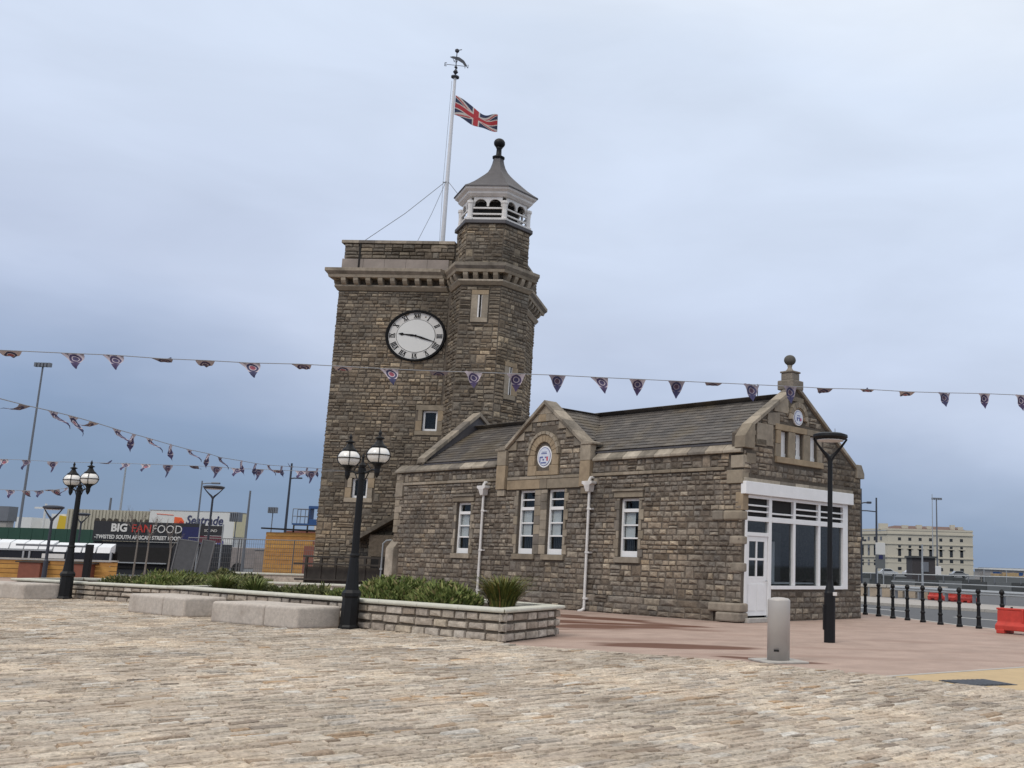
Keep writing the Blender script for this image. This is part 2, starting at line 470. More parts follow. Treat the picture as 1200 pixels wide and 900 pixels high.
# red-brown plaza surfacing with puddle stains along the building
def plaza_mat():
    m = mat('red_plaza_surfacing', (.375, .283, .238), .8, var=.2, scale=1.2, bump=.25, bscale=90, spec=.12)
    t = m.node_tree; b = t.nodes['Principled BSDF']
    src = b.inputs['Base Color'].links[0].from_socket
    geo = t.nodes.new('ShaderNodeNewGeometry')
    # fine aggregate speckle
    sp = t.nodes.new('ShaderNodeTexNoise'); sp.inputs['Scale'].default_value = 55; sp.inputs['Detail'].default_value = 2
    t.links.new(geo.outputs['Position'], sp.inputs['Vector'])
    sm = t.nodes.new('ShaderNodeMapRange'); sm.inputs['From Min'].default_value = .3; sm.inputs['From Max'].default_value = .7; sm.inputs['To Min'].default_value = .82; sm.inputs['To Max'].default_value = 1.16
    t.links.new(sp.outputs[0], sm.inputs[0])
    sc = t.nodes.new('ShaderNodeVectorMath'); sc.operation = 'SCALE'
    t.links.new(src, sc.inputs[0]); t.links.new(sm.outputs[0], sc.inputs['Scale'])
    # long damp streaks
    mp_ = t.nodes.new('ShaderNodeMapping'); mp_.inputs['Rotation'].default_value = (0, 0, R(20)); mp_.inputs['Scale'].default_value = (.28, 1.0, 1)
    t.links.new(geo.outputs['Position'], mp_.inputs[0])
    nz = t.nodes.new('ShaderNodeTexNoise'); nz.inputs['Scale'].default_value = .9; nz.inputs['Detail'].default_value = 6
    t.links.new(mp_.outputs[0], nz.inputs['Vector'])
    mr = t.nodes.new('ShaderNodeMapRange'); mr.inputs['From Min'].default_value = .52; mr.inputs['From Max'].default_value = .72; mr.inputs['To Max'].default_value = .6
    t.links.new(nz.outputs[0], mr.inputs[0])
    mx = t.nodes.new('ShaderNodeMix'); mx.data_type = 'RGBA'
    t.links.new(mr.outputs[0], mx.inputs[0]); t.links.new(sc.outputs[0], mx.inputs[6]); mx.inputs[7].default_value = (.235, .155, .125, 1)
    # damp pools: (x, y, rx, ry, rot)
    last = mx.outputs[2]; wet = None
    for (x, y, rx, ry, rot) in ((-1.9, 24.7, 2.6, 1.5, 3), (-3.2, 26.3, 1.8, 1.6, 0), (-.35, 19.6, 1.5, .75, 5), (-2.2, 27.9, 4.2, .55, -41.7), (.9, 17.6, 1.0, .3, -25)):
        v = t.nodes.new('ShaderNodeMapping'); v.vector_type = 'TEXTURE'
        v.inputs['Location'].default_value = (x, y, 0); v.inputs['Rotation'].default_value = (0, 0, R(rot)); v.inputs['Scale'].default_value = (rx, ry, 1)
        t.links.new(geo.outputs['Position'], v.inputs[0])
        ln = t.nodes.new('ShaderNodeVectorMath'); ln.operation = 'LENGTH'; t.links.new(v.outputs[0], ln.inputs[0])
        ad = t.nodes.new('ShaderNodeMath'); ad.operation = 'MULTIPLY_ADD'; ad.inputs[1].default_value = 3.6
        t.links.new(nz.outputs[0], ad.inputs[0]); t.links.new(ln.outputs['Value'], ad.inputs[2])
        m2 = t.nodes.new('ShaderNodeMapRange'); m2.inputs['From Min'].default_value = 2.35; m2.inputs['From Max'].default_value = 2.75; m2.inputs['To Min'].default_value = .85; m2.inputs['To Max'].default_value = 0
        t.links.new(ad.outputs[0], m2.inputs[0])
        m3 = t.nodes.new('ShaderNodeMix'); m3.data_type = 'RGBA'
        t.links.new(m2.outputs[0], m3.inputs[0]); t.links.new(last, m3.inputs[6]); m3.inputs[7].default_value = (.105, .043, .026, 1)
        last = m3.outputs[2]
    t.links.new(last, b.inputs['Base Color'])
    return m
M['plaza'] = plaza_mat()
M['buff'] = mat('buff_surfacing', (.46, .34, .19), .85, var=.12, scale=3, bump=.25, bscale=90)
M['sand'] = mat('sanded_joint', (.26, .205, .155), .95, var=.25, scale=20, bump=.3, bscale=80)
M['sett'] = mat('granite_setts', rough=.85, patch=.2, pscale=.5, var=.5, scale=24, bump=.9, bscale=60, spec=.25,
                tones=[(0, (.44, .375, .305)), (.14, (.53, .46, .38)), (.30, (.46, .385, .31)), (.42, (.39, .325, .26)), (.52, (.58, .51, .42)), (.66, (.48, .41, .33)),
                       (.78, (.49, .415, .325)), (.86, (.57, .54, .49)), (.92, (.30, .245, .195)), (.95, (.43, .30, .19)), (.98, (.24, .20, .165)), (1, (.40, .36, .31))],
                stain=.55, stain_scale=.8, stain_col=(.31, .245, .185))

g = MB(); g.face([(-3000, -200, -.13), (3000, -200, -.13), (3000, 6000, -.13), (-3000, 6000, -.13)])
tag(g.build('ground', M['farland'], fix=False), kind='structure')

def sheet(name, poly, z, m, th=.13, kindv='structure', parent=None):
    o = MB().prism([(x, y, z) for x, y in poly], (0, 0, -th)).build(name, m, parent)
    if kindv: o['kind'] = kindv
    return o
PLAZA = [(-60, -8), (14, -8), (11.6, 18.5), (10.15, 22.5), (8.65, 27.7), (7.6, 29.9), (6.35, 34.9), (4.2, 41.5), (-2, 52), (-60, 58)]
sheet('plaza', PLAZA, 0, M['plaza'], .129)
# kerb stones along the road side of the plaza
kp = [Vector((x, y, 0)) for x, y in [(14, -8), (11.6, 18.5), (10.15, 22.5), (8.65, 27.7), (7.6, 29.9), (6.35, 34.9), (4.2, 41.5), (-2, 52)]]
kerb = thing('kerb', None, None, (0, 0, 0)); kerb['kind'] = 'structure'
for a, b in zip(kp[1:], kp[2:]):
    d = b - a; n_ = max(1, int(d.length / .9)); ang = math.atan2(d.y, d.x)
    for i in range(n_):
        p = a + d * (i / n_); L = d.length / n_
        box_obj('kerb_stone', M['kerb'], kerb, .006, L - .006, -.16, 0, -.128, .006 + rnd.uniform(0, .006), Matrix.Translation(p) @ Matrix.Rotation(ang, 4, 'Z'), .01)
# road beyond the bollards, its far kerbs, and the lane behind
sheet('road', [(15, -8), (60, -8), (60, 20), (26, 31), (13.1, 41.9), (8.7, 47.3), (3, 60), (-6, 62), (-2, 52.2), (4.35, 41.6), (6.55, 35), (7.8, 30), (8.85, 27.8), (10.4, 22.4), (11.9, 18.5)], -.115, M['asphalt'], .012)
sheet('pavement', [(60, 20.2), (26, 31.2), (13.2, 42.1), (8.8, 47.5), (3.1, 60.2), (-2, 80), (3, 80), (9.6, 58), (14.4, 48.6), (28, 37), (60, 27)], 0, M['pavegrey'], .128)
sheet('road', [(60, 28), (28, 38), (15, 49.5), (10, 59), (6, 80), (6, 140), (90, 140), (90, 28)], -.10, M['asphalt'], .02)
pk = thing('kerb', None, None, (0, 0, 0)); pk['kind'] = 'structure'
for a, b in zip([Vector((26, 31.1, 0)), Vector((13.15, 42.0, 0)), Vector((8.75, 47.4, 0))], [Vector((13.15, 42.0, 0)), Vector((8.75, 47.4, 0)), Vector((3.05, 60.1, 0))]):
    d = b - a; n_ = int(d.length / 1.2); ang = math.atan2(d.y, d.x)
    for i in range(n_):
        box_obj('kerb_stone', M['kerb'], pk, .006, d.length / n_ - .006, -.002, .18, -.128, .01, Matrix.Translation(a + d * i / n_) @ Matrix.Rotation(ang, 4, 'Z'), .01)
# white road lines
M['line'] = mat('worn_white_line', (.55, .55, .53), .8, var=.15)
sheet('road_marking', [(9.6, 37.6), (11.9, 33.9), (11.75, 33.8), (9.45, 37.5)], -.108, M['line'], .004)
sheet('road_marking', [(7.3, 44.2), (8.6, 41.2), (8.45, 41.1), (7.15, 44.1)], -.108, M['line'], .004)

# setts
SETT = [(-40, 41), (-19.5, 31.2), (-15, 28.9), (-12.9, 26.6), (-6.9, 22.2), (-3.3, 19.35), (-3.05, 18.55), (1.04, 16.55), (2.84, 15.0), (4.4, 13.62), (8.5, 10), (8.5, 3.2), (-7, 3.2), (-40, 29)]
def inside(p, poly):
    c = False; n = len(poly); j = n - 1
    for i in range(n):
        xi, yi = poly[i]; xj, yj = poly[j]
        if (yi > p[1]) != (yj > p[1]) and p[0] < (xj - xi) * (p[1] - yi) / (yj - yi) + xi: c = not c
        j = i
    return c
paving = sheet('sett_paving', SETT, .006, M['sand'], .005)
SA = R(45)
sc_, ss_ = math.cos(SA), math.sin(SA)
rs = random.Random(11)
setts = []
vrow = -30.0
while vrow < 60:
    wd = rs.uniform(.095, .135)
    u_ = -40 + rs.uniform(0, .3)
    while u_ < 40:
        ln = rs.uniform(.16, .36)
        cx, cy = u_ + ln / 2, vrow + wd / 2
        X = cx * sc_ - cy * ss_; Y = cx * ss_ + cy * sc_
        if Y > 3.2 and -0.76 * Y - 3.0 < X < .38 * Y + 2.2 and inside((X, Y), SETT):
            setts.append((X, Y, ln, wd))
        u_ += ln
    vrow += wd
setts.sort(key=lambda q: abs(q[0] + .19 * q[1]) * .25 + abs(q[1] - 6.9) * 1.0)
SETT_N = 300
def sett_verts(r, X, Y, ln, wd, z0):
    g_ = .009; c = .012
    a = SA + r.uniform(-.03, .03); ca, sa = math.cos(a), math.sin(a)
    h = r.uniform(.009, .027)
    tl = r.uniform(-.006, .006); tw = r.uniform(-.005, .005)
    hl, hw = ln / 2 - g_ / 2, wd / 2 - g_ / 2
    vs = []
    for (k, zz) in ((0, 0), (1, 1)):
        for sx_, sy_ in ((-1, -1), (1, -1), (1, 1), (-1, 1)):
            x = sx_ * (hl - c * k) + r.uniform(-.006, .006) * k; y = sy_ * (hw - c * k * .8) + r.uniform(-.005, .005) * k
            vs.append((X + x * ca - y * sa, Y + x * sa + y * ca, z0 + (h + tl * sx_ + tw * sy_) * zz))
    vs.append((X, Y, z0 + h + .004))
    return vs
SF = [(0, 1, 5, 4), (1, 2, 6, 5), (2, 3, 7, 6), (3, 0, 4, 7), (4, 5, 8), (5, 6, 8), (6, 7, 8), (7, 4, 8)]
tmpl = []
for i in range(16):
    mb = MB(); L0, W0 = rs.uniform(.16, .29), rs.uniform(.10, .13)
    mb.solid(sett_verts(rs, 0, 0, L0, W0, 0), SF); tmpl.append((L0, W0, mb.mesh('sett_shape', M['sett'], fix=False)))
for (X, Y, ln, wd) in setts[:SETT_N]:
    L0, W0, me = rs.choice(tmpl)
    put('sett', me, paving, Matrix.Translation((X, Y, .006)) @ Matrix.Rotation(SA, 4, 'Z') @ Matrix.Diagonal((ln / L0, wd / W0, rs.uniform(.8, 1.2), 1)) @ Matrix.Rotation(-SA, 4, 'Z'))
vv = []; ff = []; tt = []
for (X, Y, ln, wd) in setts[SETT_N:]:
    b0 = len(vv); vv += sett_verts(rs, X, Y, ln, wd, .006); tn = rs.random() * .998 + .001
    for f in SF: ff.append(tuple(b0 + i for i in f)); tt.append(tn)
me = bpy.data.meshes.new('setts'); me.from_pydata(vv, [], ff); me.materials.append(M['sett'])
at_ = me.attributes.new('tone', 'FLOAT', 'FACE'); at_.data.foreach_set('value', tt)
put('setts', me, paving, stuff=True)
print('setts', len(setts))
# pale edging stones where the setts meet the red surfacing
eps = [Vector((x, y, 0)) for x, y in [(-3.05, 18.62), (1.04, 16.62), (2.84, 15.07), (4.42, 13.68), (7.5, 11.0)]]
edging = thing('edging', None, None); edging['kind'] = 'structure'
for a, b in zip(eps, eps[1:]):
    d = b - a; n_ = int(d.length / .5); ang = math.atan2(d.y, d.x)
    for i in range(n_):
        L = d.length / n_ * rnd.uniform(.7, .97)
        box_obj('edging_stone', M['sett'], edging, .01, L, -.07, .05, -.02, .008 + rnd.uniform(.0, .014), Matrix.Translation(a + d * i / n_) @ Matrix.Rotation(ang + rnd.uniform(-.02, .02), 4, 'Z'), .008)
# buff surfacing, its pale edge strip and the drain cover
sheet('buff_paving', [(2.84, 15.08), (4.42, 13.70), (7.5, 11.05), (11.9, 9), (12.2, 21), (5.5, 17.2)], .004, M['buff'], .003)
d_ = (Vector((5.5, 17.2, 0)) - Vector((2.84, 15.08, 0)))
o = MB().box(0, d_.length + 6.5, 0, .09, 0, .010).build('edge_strip', M['kerb'], None, Matrix.Translation((2.84, 15.08, 0)) @ Matrix.Rotation(math.atan2(d_.y, d_.x), 4, 'Z'))
o['kind'] = 'structure'
M['castiron'] = mat('worn_cast_iron', (.07, .075, .085), .5, metal=.5, var=.3, scale=14, bump=.3)
dr = thing('drain_cover', 'dark cast iron drain cover set in the buff paving', 'drain cover', (4.02, 14.66, .004), R(24))
box_obj('frame', M['castiron'], dr, -.40, .40, -.33, .33, 0, .008)
for k in range(9):
    box_obj('bar', M['castiron'], dr, -.37 + k * .083, -.37 + k * .083 + .05, -.3, .3, .008, .016, bevel=.003)

# ================================================================== STONE BUILDING (long front + shop gable)
P0 = (1.46, 27.81, 0.0); RB = R(-41.7)
bld = thing('stone_building', 'low rubble stone building with slate roof and white shopfront in its end gable', 'building', P0, RB)
BM = Matrix.Translation(Vector(P0)) @ Matrix.Rotation(RB, 4, 'Z')
FF = frame((0, 0, 0), 0)          # front: s runs -16.5..0, outwards = -y
FG = frame((0, 0, 0), 90)         # gable: s runs 0..5.8, outwards = +x
LEN, WID = 16.45, 5.8
ZS, ZC = 4.05, 4.47               # string course, underside of coping
wins = [(-12.68, -11.87, 1.61, 3.33), (-9.36, -8.53, 1.64, 3.67), (-7.93, -7.12, 1.64, 3.67), (-4.65, -3.85, 1.62, 3.32)]
core = MB()
wall_core(-LEN, -.421, 0, ZC, wins, .42, FF, core)
SHOP = (.10, 5.06, 0.0, 3.36)
door_h = (.10, 1.26, .12, 3.36); win_h = (1.26, 5.06, .86, 3.36)
tri = [(1.62, 1.98, 4.50, 5.24), (2.30, 2.70, 4.50, 5.24), (3.04, 3.42, 4.50, 5.24)]
wall_core(.099, WID, 0, 4.2, [door_h, win_h], .42, FG, core)
wall_core(0, .42, 0, 4.2, [], .1, FG @ Matrix.Translation((0, -.0, 0)), MB())
core.box(-.42, 0, 0, .098, 0, ZC)     # solid corner pier of the front wall end
AP, SL = 2.32, .66                     # gable apex position and slope
ZA = 6.55
def gz(s): return ZA - abs(s - AP) * SL
# gable triangle as a prism with the three lights left out (built in strips)
strips = [0.0, 1.62, 1.98, 2.32, 2.33, 2.70, 3.04, 3.42, WID]
for a, b in zip(strips, strips[1:]):
    hole = next((t_ for t_ in tri if t_[0] <= a + 1e-6 and b <= t_[1] + 1e-6), None)
    segs = [(4.2, None)] if not hole else [(4.2, hole[2]), (hole[3], None)]
    for z0_, z1_ in segs:
        if z1_ is None:
            poly = [(a, 0, z0_), (b, 0, z0_), (b, 0, gz(b)), (a, 0, gz(a))]
        else:
            poly = [(a, 0, z0_), (b, 0, z0_), (b, 0, z1_), (a, 0, z1_)]
        core.prism(poly, (0, .42, 0), T=FG)
core.box(-LEN, -.43, WID - .4, WID, 0, 4.0)          # rear wall
core.box(-LEN, -LEN + .4, .421, WID - .41, 0, 4.4)   # left end wall
core.build('wall', M['mortar'], bld)
# interior floor and shell so the glass shows a dark room
ins = MB(); ins.box(-LEN + .5, -.5, .5, WID - .5, .02, .10); ins.box(-5.2, -5.1, .5, WID - .5, .1, 3.9); ins.box(-LEN + .5, -.5, .5, WID - .5, 3.95, 4.0)
ins.build('interior_floor', M['darkvoid'], bld)
pn = MB(); pn.box(-5.0, -4.9, .6, WID - .6, .1, 3.6); pn.box(-3.4, -2.5, 3.9, 4.5, .1, 2.3); pn.build('interior_partition', M['inwall'], bld)
box_obj('display_screen', M['blind'], bld, -1.6, -1.55, 3.0, 3.5, 1.0, 2.2)
box_obj('display_screen', M['inwall'], bld, -1.9, -1.85, 2.3, 4.2, .3, 2.5)
box_obj('table_top', M['blind'], bld, -1.5, -.9, 2.2, 4.6, .98, 1.02)

# dressed pieces on the front ---------------------------------------------------
DP = .05
SG0, SG1 = -10.45, -5.9                    # dormer gable
def piece(name, m, x0, x1, z0, z1, o=DP, i=.05, F=FF, bev=.01): return box_obj(name, m, bld, x0, x1, -o, i, z0, z1, F, bev)
rr = random.Random(4)
# string course
for a, b, n in ((-LEN + .45, SG0, 8), (SG0 + .5, SG1 - .5, 5), (SG1, -.62, 8)):
    slabrow('string_course', bld, FF, M['dressed'], a, b, ZS - .04, ZS + .05, .075, -.0, n, .012)
slabrow('string_course', bld, FF, M['coping'], -LEN, -LEN + .45, ZS - .45, ZS + .06, .09, 0, 1)
# parapet coping: sloped stones
def coping_run(a, b, n, F=FF, z=ZC, proj=.12, depth=.45, seed=2):
    r = random.Random(seed)
    for i in range(n):
        x0 = a + (b - a) * i / n + .005; x1 = a + (b - a) * (i + 1) / n - .005
        j = r.uniform(-.008, .008)
        MB().prism([(x0, -proj + j, z), (x0, -proj + j, z + .07), (x0, .12, z + .28), (x0, depth, z + .30), (x0, depth, z)], (x1 - x0, 0, 0)).build('coping_stone', M['coping'], bld, F, bevel=.014)
coping_run(-LEN - .1, SG0 - .08, 9, seed=3)
coping_run(SG1 + .08, -.02, 9, seed=4)
# corner quoins and moulded blocks
for z0_, z1_, w_, o_ in ((2.66, 2.92, .62, .08), (3.64, 4.0, .52, .08), (4.06, 4.40, .40, .06), (0.02, .26, .70, .22), (.27, .50, 1.0, .18), (1.3, 1.55, .36, .045), (2.02, 2.25, .42, .045)):
    piece('quoin', M['dressed'] if z0_ > 2.5 else M['coping'], -w_, .10 if z0_ < .6 else .032, z0_, z1_, o_, .2, bev=.045 if z0_ < 3 else .015)
piece('quoin', M['ochre'], -.22, .034, 2.93, 3.4, .045, .2)
piece('quoin', M['coping'], -1.02, -.625, 2.66, 2.92, .085, .1, bev=.04)
# left end buttress
piece('buttress', M['coping'], -LEN - .16, -LEN + .34, 0, 1.72, .20, .3, bev=.02)
MB().prism([(-LEN - .16, -.20, 1.722), (-LEN - .16, .1, 1.722), (-LEN - .16, .1, 2.1)], (.5, 0, 0)).build('buttress_cap', M['dressed'], bld, FF, bevel=.01)
for k in range(9):
    piece('quoin', M['dressed'], -LEN - .03, -LEN + (.40 if k % 2 else .26), 2.3 + k * .24, 2.3 + k * .24 + .225, .045, .2)
# windows' dressings
wh = []
for i, (a, b, z0_, z1_) in enumerate(wins):
    piece('sill', M['dressed'], a - .12, b + .12, z0_ - .17, z0_ - .005, .08, .2)
    if i in (0, 3):
        piece('lintel', M['dressed'], a - .24, b + .16, z1_ + .03, z1_ + .20, .05, .25)
        piece('hood_mould', M['coping'], a - .28, b + .2, z1_ + .205, z1_ + .265, .10, .1)
    wh.append((a - .13, b + .13, z0_ - .18, z0_)); wh.append((a - .01, b + .01, z0_, z1_)); wh.append((a - .29, b + .21, z1_, z1_ + .27))
# jamb stones (alternating long and short)
for i, (a, b, z0_, z1_) in enumerate(wins):
    z = z0_; k = 0
    while z < z1_ - .05:
        h = min(rr.uniform(.22, .34), z1_ - z)
        for side in (-1, 1):
            w_ = .2 if (k + (side > 0)) % 2 else .11
            x0, x1 = (a - w_, a - .003) if side < 0 else (b + .003, b + w_)
            if i in (1, 2) and ((i == 1 and side > 0) or (i == 2 and side < 0)): w_ = .3; x0, x1 = (a - w_ + .003, a - .003) if side < 0 else (b + .003, b + w_ - .003)
            piece('jamb_stone', M['dressed'] if rr.random() < .5 else M['coping'], x0, x1, z + .004, z + h - .004, .03, .24)
            wh.append((x0, x1, z, z + h))
        z += h; k += 1
# twin window head and dormer gable face
piece('lintel', M['ochre'], SG0 + .5, -8.3, 3.70, 4.0, .06, .25)
piece('lintel', M['dressed'], -8.29, -7.95, 3.70, 4.0, .065, .25)
piece('lintel', M['dressed'], -7.94, SG1 - .5, 3.70, 4.0, .06, .25)
wh += [(SG0, SG1, 3.68, 6.6)]
GA = -8.16; GZ = 6.42; GS = .74
def dz(x): return GZ - abs(x - GA) * GS
dg = MB()
xs = [SG0 + .02, GA, SG1 - .02]
dg.prism([(xs[0], -.02, 4.0), (xs[2], -.02, 4.0), (xs[2], -.02, dz(xs[2])), (GA, -.02, GZ), (xs[0], -.02, dz(xs[0]))], (0, .44, 0))
dg.build('gable_wall', M['mortar'], bld)
for side in (-1, 1):     # pilasters with pale caps
    x0, x1 = (SG0, SG0 + .46) if side < 0 else (SG1 - .46, SG1)
    piece('pilaster', M['ochre'], x0, x1, 3.72, 4.5, .14, .1)
    piece('pilaster', M['dressed'], x0, x1, 4.51, 5.0, .14, .1)
    piece('corbel', M['dressed'], x0 + .04, x1 - .04, 3.5, 3.71, .09, .1)
    # kneeler
    xk0, xk1 = (SG0 - .1, SG0 + .42) if side < 0 else (SG1 - .42, SG1 + .1)
    zin = dz(SG0 + .42)
    inner, outer = (xk1, xk0) if side < 0 else (xk0, xk1)
    MB().prism([(outer, -.17, 5.0), (inner, -.17, 5.0), (inner, -.17, zin + .13), (outer, -.17, 5.06)], (0, .5, 0)).build('kneeler', M['coping'], bld, FF, bevel=.01)
    # raking coping pieces
    n = 4
    for k in range(n):
        xa = (SG0 + .42) + (GA - SG0 - .42) * k / n; xb = (SG0 + .42) + (GA - SG0 - .42) * (k + 1) / n
        xa, xb = xa + .004, xb - .004
        if side > 0: xa, xb = 2 * GA - xa, 2 * GA - xb
        MB().prism([(xa, -.17, dz(xa) + .0), (xb, -.17, dz(xb) + .0), (xb, -.17, dz(xb) + .13), (xa, -.17, dz(xa) + .13)], (0, .52, 0)).build('raking_coping', M['coping'], bld, FF, bevel=.012)
# pale ashlar under the raking coping (stepped) and rubble field below
dgs = []
def ash(x0, x1, za, zb, m_):
    """block whose top follows the gable slope"""
    cl_ = lambda x: max(GA - (GZ - .01 - za) / GS, min(GA + (GZ - .01 - za) / GS, x))
    x0, x1 = cl_(x0), cl_(x1)
    if x1 - x0 < .04: return
    pts = [(x0, -.075, za), (x1, -.075, za)]
    tops = [(x1, -.075, max(za + .003, min(zb, dz(x1) - .01))), (x0, -.075, max(za + .003, min(zb, dz(x0) - .01)))]
    if x0 < GA < x1 and zb > dz(x0): tops = [tops[0], (GA, -.075, min(zb, GZ - .01)), tops[1]]
    MB().prism(pts + tops, (0, .08, 0)).build('ashlar_block', m_, bld, FF, bevel=.006)
DST = [(4.99, 5.29, 1.40), (5.29, 5.58, 1.02), (5.58, 5.86, .66)]
for k, (za, zb, xi) in enumerate(DST):
    for sgn in (-1, 1):
        xo = (GZ - za) / GS
        a, b = GA + sgn * xi, GA + sgn * xo
        ash(min(a, b), max(a, b), za + .004, zb - .004, M[('dressed', 'coping', 'dressed')[(k + (sgn > 0)) % 3]])
for (x0, x1, za, zb, m_) in ((-.76, -.36, 5.86, 6.1, 'dressed'), (-.355, .02, 5.86, 6.1, 'ochre'), (.025, .40, 5.86, 6.1, 'dressed'), (.405, .76, 5.86, 6.1, 'coping'), (-.45, -.05, 6.1, 6.42, 'dressed'), (-.045, .45, 6.1, 6.42, 'dressed')):
    ash(GA + x0, GA + x1, za + .004, zb - .002, M[m_])
# arch ring around the round plaque
for k in range(11):
    a0_, a1_ = PI * k / 11 + .012, PI * (k + 1) / 11 - .012
    for (ri, ro_, oo, mm) in ((.42, .66, .09, M['ochre']), (.665, .76, .13, M['dressed'])):
        MB().prism([(GA + ri * math.cos(a0_), -oo, 4.78 + ri * math.sin(a0_)), (GA + ro_ * math.cos(a0_), -oo, 4.78 + ro_ * math.sin(a0_)),
                    (GA + ro_ * math.cos(a1_), -oo, 4.78 + ro_ * math.sin(a1_)), (GA + ri * math.cos(a1_), -oo, 4.78 + ri * math.sin(a1_))], (0, .15, 0)).build('arch_stone', mm, bld, FF, bevel=.005)
for sgn in (-1, 1):
    x0, x1 = (GA - .74, GA - .42) if sgn < 0 else (GA + .42, GA + .74)
    piece('arch_stone', M['ochre'], x0, x1, 4.44, 4.775, .09, .05)
    piece('arch_stone', M['ochre'], x0 if sgn < 0 else x0 - .1, x1 if sgn > 0 else x1 + .1, 4.12, 4.435, .09, .05)
# filling behind the plaque
piece('arch_stone', M['ochre'], GA - .31, GA + .31, 4.12, 4.26, .085, .05)
# round plaque: white ring, pale field with a blue device
M['plaque'] = mat('plaque_white', (.62, .66, .74), .3, var=.05)
M['plaqueblue'] = mat('plaque_blue', (.10, .12, .30), .4, var=.1)
M['plaquered'] = mat('plaque_red', (.55, .12, .14), .4, var=.1)
def disc(mb, F, cx, cz, r, o, th, n=32, sx=1.0):
    mb.prism([(cx + r * sx * math.cos(2 * PI * k / n), -o, cz + r * math.sin(2 * PI * k / n)) for k in range(n)], (0, th, 0), T=F)
def plaque(F, cx, cz, r, o, lines):
    mb = MB(); disc(mb, F, cx, cz, r, o, .05); f = mb.build('plaque', M['white'], bld)
    mb = MB(); disc(mb, F, cx, cz, r * .86, o + .006, .004); mb.build('plaque_rim', M['plaqueblue'], f)
    mb = MB(); disc(mb, F, cx, cz, r * .80, o + .012, .005); mb.build('plaque_field', M['plaque'], f)
    mb = MB()
    for (x0, x1, z0_, z1_) in lines: mb.box(cx + x0 * r, cx + x1 * r, -o - .018, -o - .010, cz + z0_ * r, cz + z1_ * r, T=F)
    mb.build('plaque_device', M['plaqueblue'], f)
    mb = MB(); mb.box(cx + .34 * r, cx + .55 * r, -o - .021, -o - .012, cz - .38 * r, cz - .02 * r, T=F); mb.build('plaque_device', M['plaquered'], f)
plaque(FF, GA, 4.72, .35, .03, [(-.4, .35, .25, .33), (-.3, .3, .40, .45), (-.55, -.15, -.12, .02), (-.62, -.5, -.5, .0), (.1, .5, -.12, .0), (-.45, .3, -.62, -.5), (-.2, .0, -.35, -.2)])

# rainwater pipes
def rain_pipe(x, zb):
    p = MB().tube([(x, -.12, zb + .06), (x, -.12, 3.55)], .042, 10).build('downpipe', M['offwhite'], bld, smooth=False)
    MB().tube([(x, -.12, zb + .08), (x - .03, -.2, zb + .02), (x - .06, -.3, zb + .0)], .046, 10).build('shoe', M['offwhite'], p)
    for z in (.35 + zb, 1.7, 3.0):
        MB().lathe([(.058, 0), (.058, .06)], (x, -.12, z), 10).build('collar', M['offwhite'], p)
        box_obj('bracket', M['offwhite'], p, x + .03, x + .12, -.14, .0, z + .0, z + .05)
    MB().prism([(x - .22, -.26, 3.86), (x + .22, -.26, 3.86), (x + .22, -.26, 3.78), (x + .13, -.26, 3.74), (x + .07, -.22, 3.54), (x - .07, -.22, 3.54), (x - .13, -.26, 3.74), (x - .22, -.26, 3.78)], (0, .22, 0)).build('hopper', M['offwhite'], p, bevel=.01)
    MB().tube([(x, -.15, 3.86), (x + .03, -.12, 3.97), (x + .05, .02, 3.99)], .045, 8).build('spout', M['offwhite'], p)
rain_pipe(-11.08, .05); rain_pipe(-5.88, .0)

# sash windows
def sash(F, a, b, z0, z1, tr, top_bars, bot_bars, blind=False):
    w = box_obj('window', M['white'], bld, a, a + .07, .10, .2, z0, z1, F, .004)
    f = MB(); f.box(b - .05, b, .10, .2, z0, z1); f.box(a + .07, b - .05, .10, .2, z1 - .07, z1); f.box(a + .07, b - .05, .08, .2, z0, z0 + .17)
    f.box(a + .07, b - .05, .09, .2, tr - .05, tr + .05)
    f.build('frame', M['white'], w, F, bevel=.004)
    def fill(za, zb, n):
        for k in range(n):
            c0 = za + (zb - za) * k / n; c1 = za + (zb - za) * (k + 1) / n
            box_obj('pane', M['glass'], w, a + .07, b - .05, .155, .162, c0 + .0, c1 - .0, F)
            if k: box_obj('glazing_bar', M['white'], w, a + .07, b - .05, .125, .17, c0 - .022, c0 + .022, F)
    fill(tr + .05, z1 - .07, top_bars); fill(z0 + .17, tr - .05, bot_bars)
    if blind:
        h3 = (tr - .05 - z0 - .17) / 3
        box_obj('blind', M['blind'], w, a + .1, a + .1 + (b - a) * .48, .19, .20, z0 + .17 + h3, tr - .06, F)
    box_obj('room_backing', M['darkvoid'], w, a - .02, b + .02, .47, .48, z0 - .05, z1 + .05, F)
    # vertical bars of a radiator or blind seen in the lower panes
    v = MB()
    for k in range(7):
        x = a + .12 + k * (b - a - .2) / 7
        v.box(x, x + .018, .27, .28, z0 + .17, tr - .1)
    v.build('vertical_slats', M['inwall'], w, F)
sash(FF, *wins[0], 2.98, 1, 3, True); sash(FF, *wins[3], 2.97, 1, 3, True)
sash(FF, *wins[1], 3.08, 2, 3, True); sash(FF, *wins[2], 3.08, 2, 3, True)

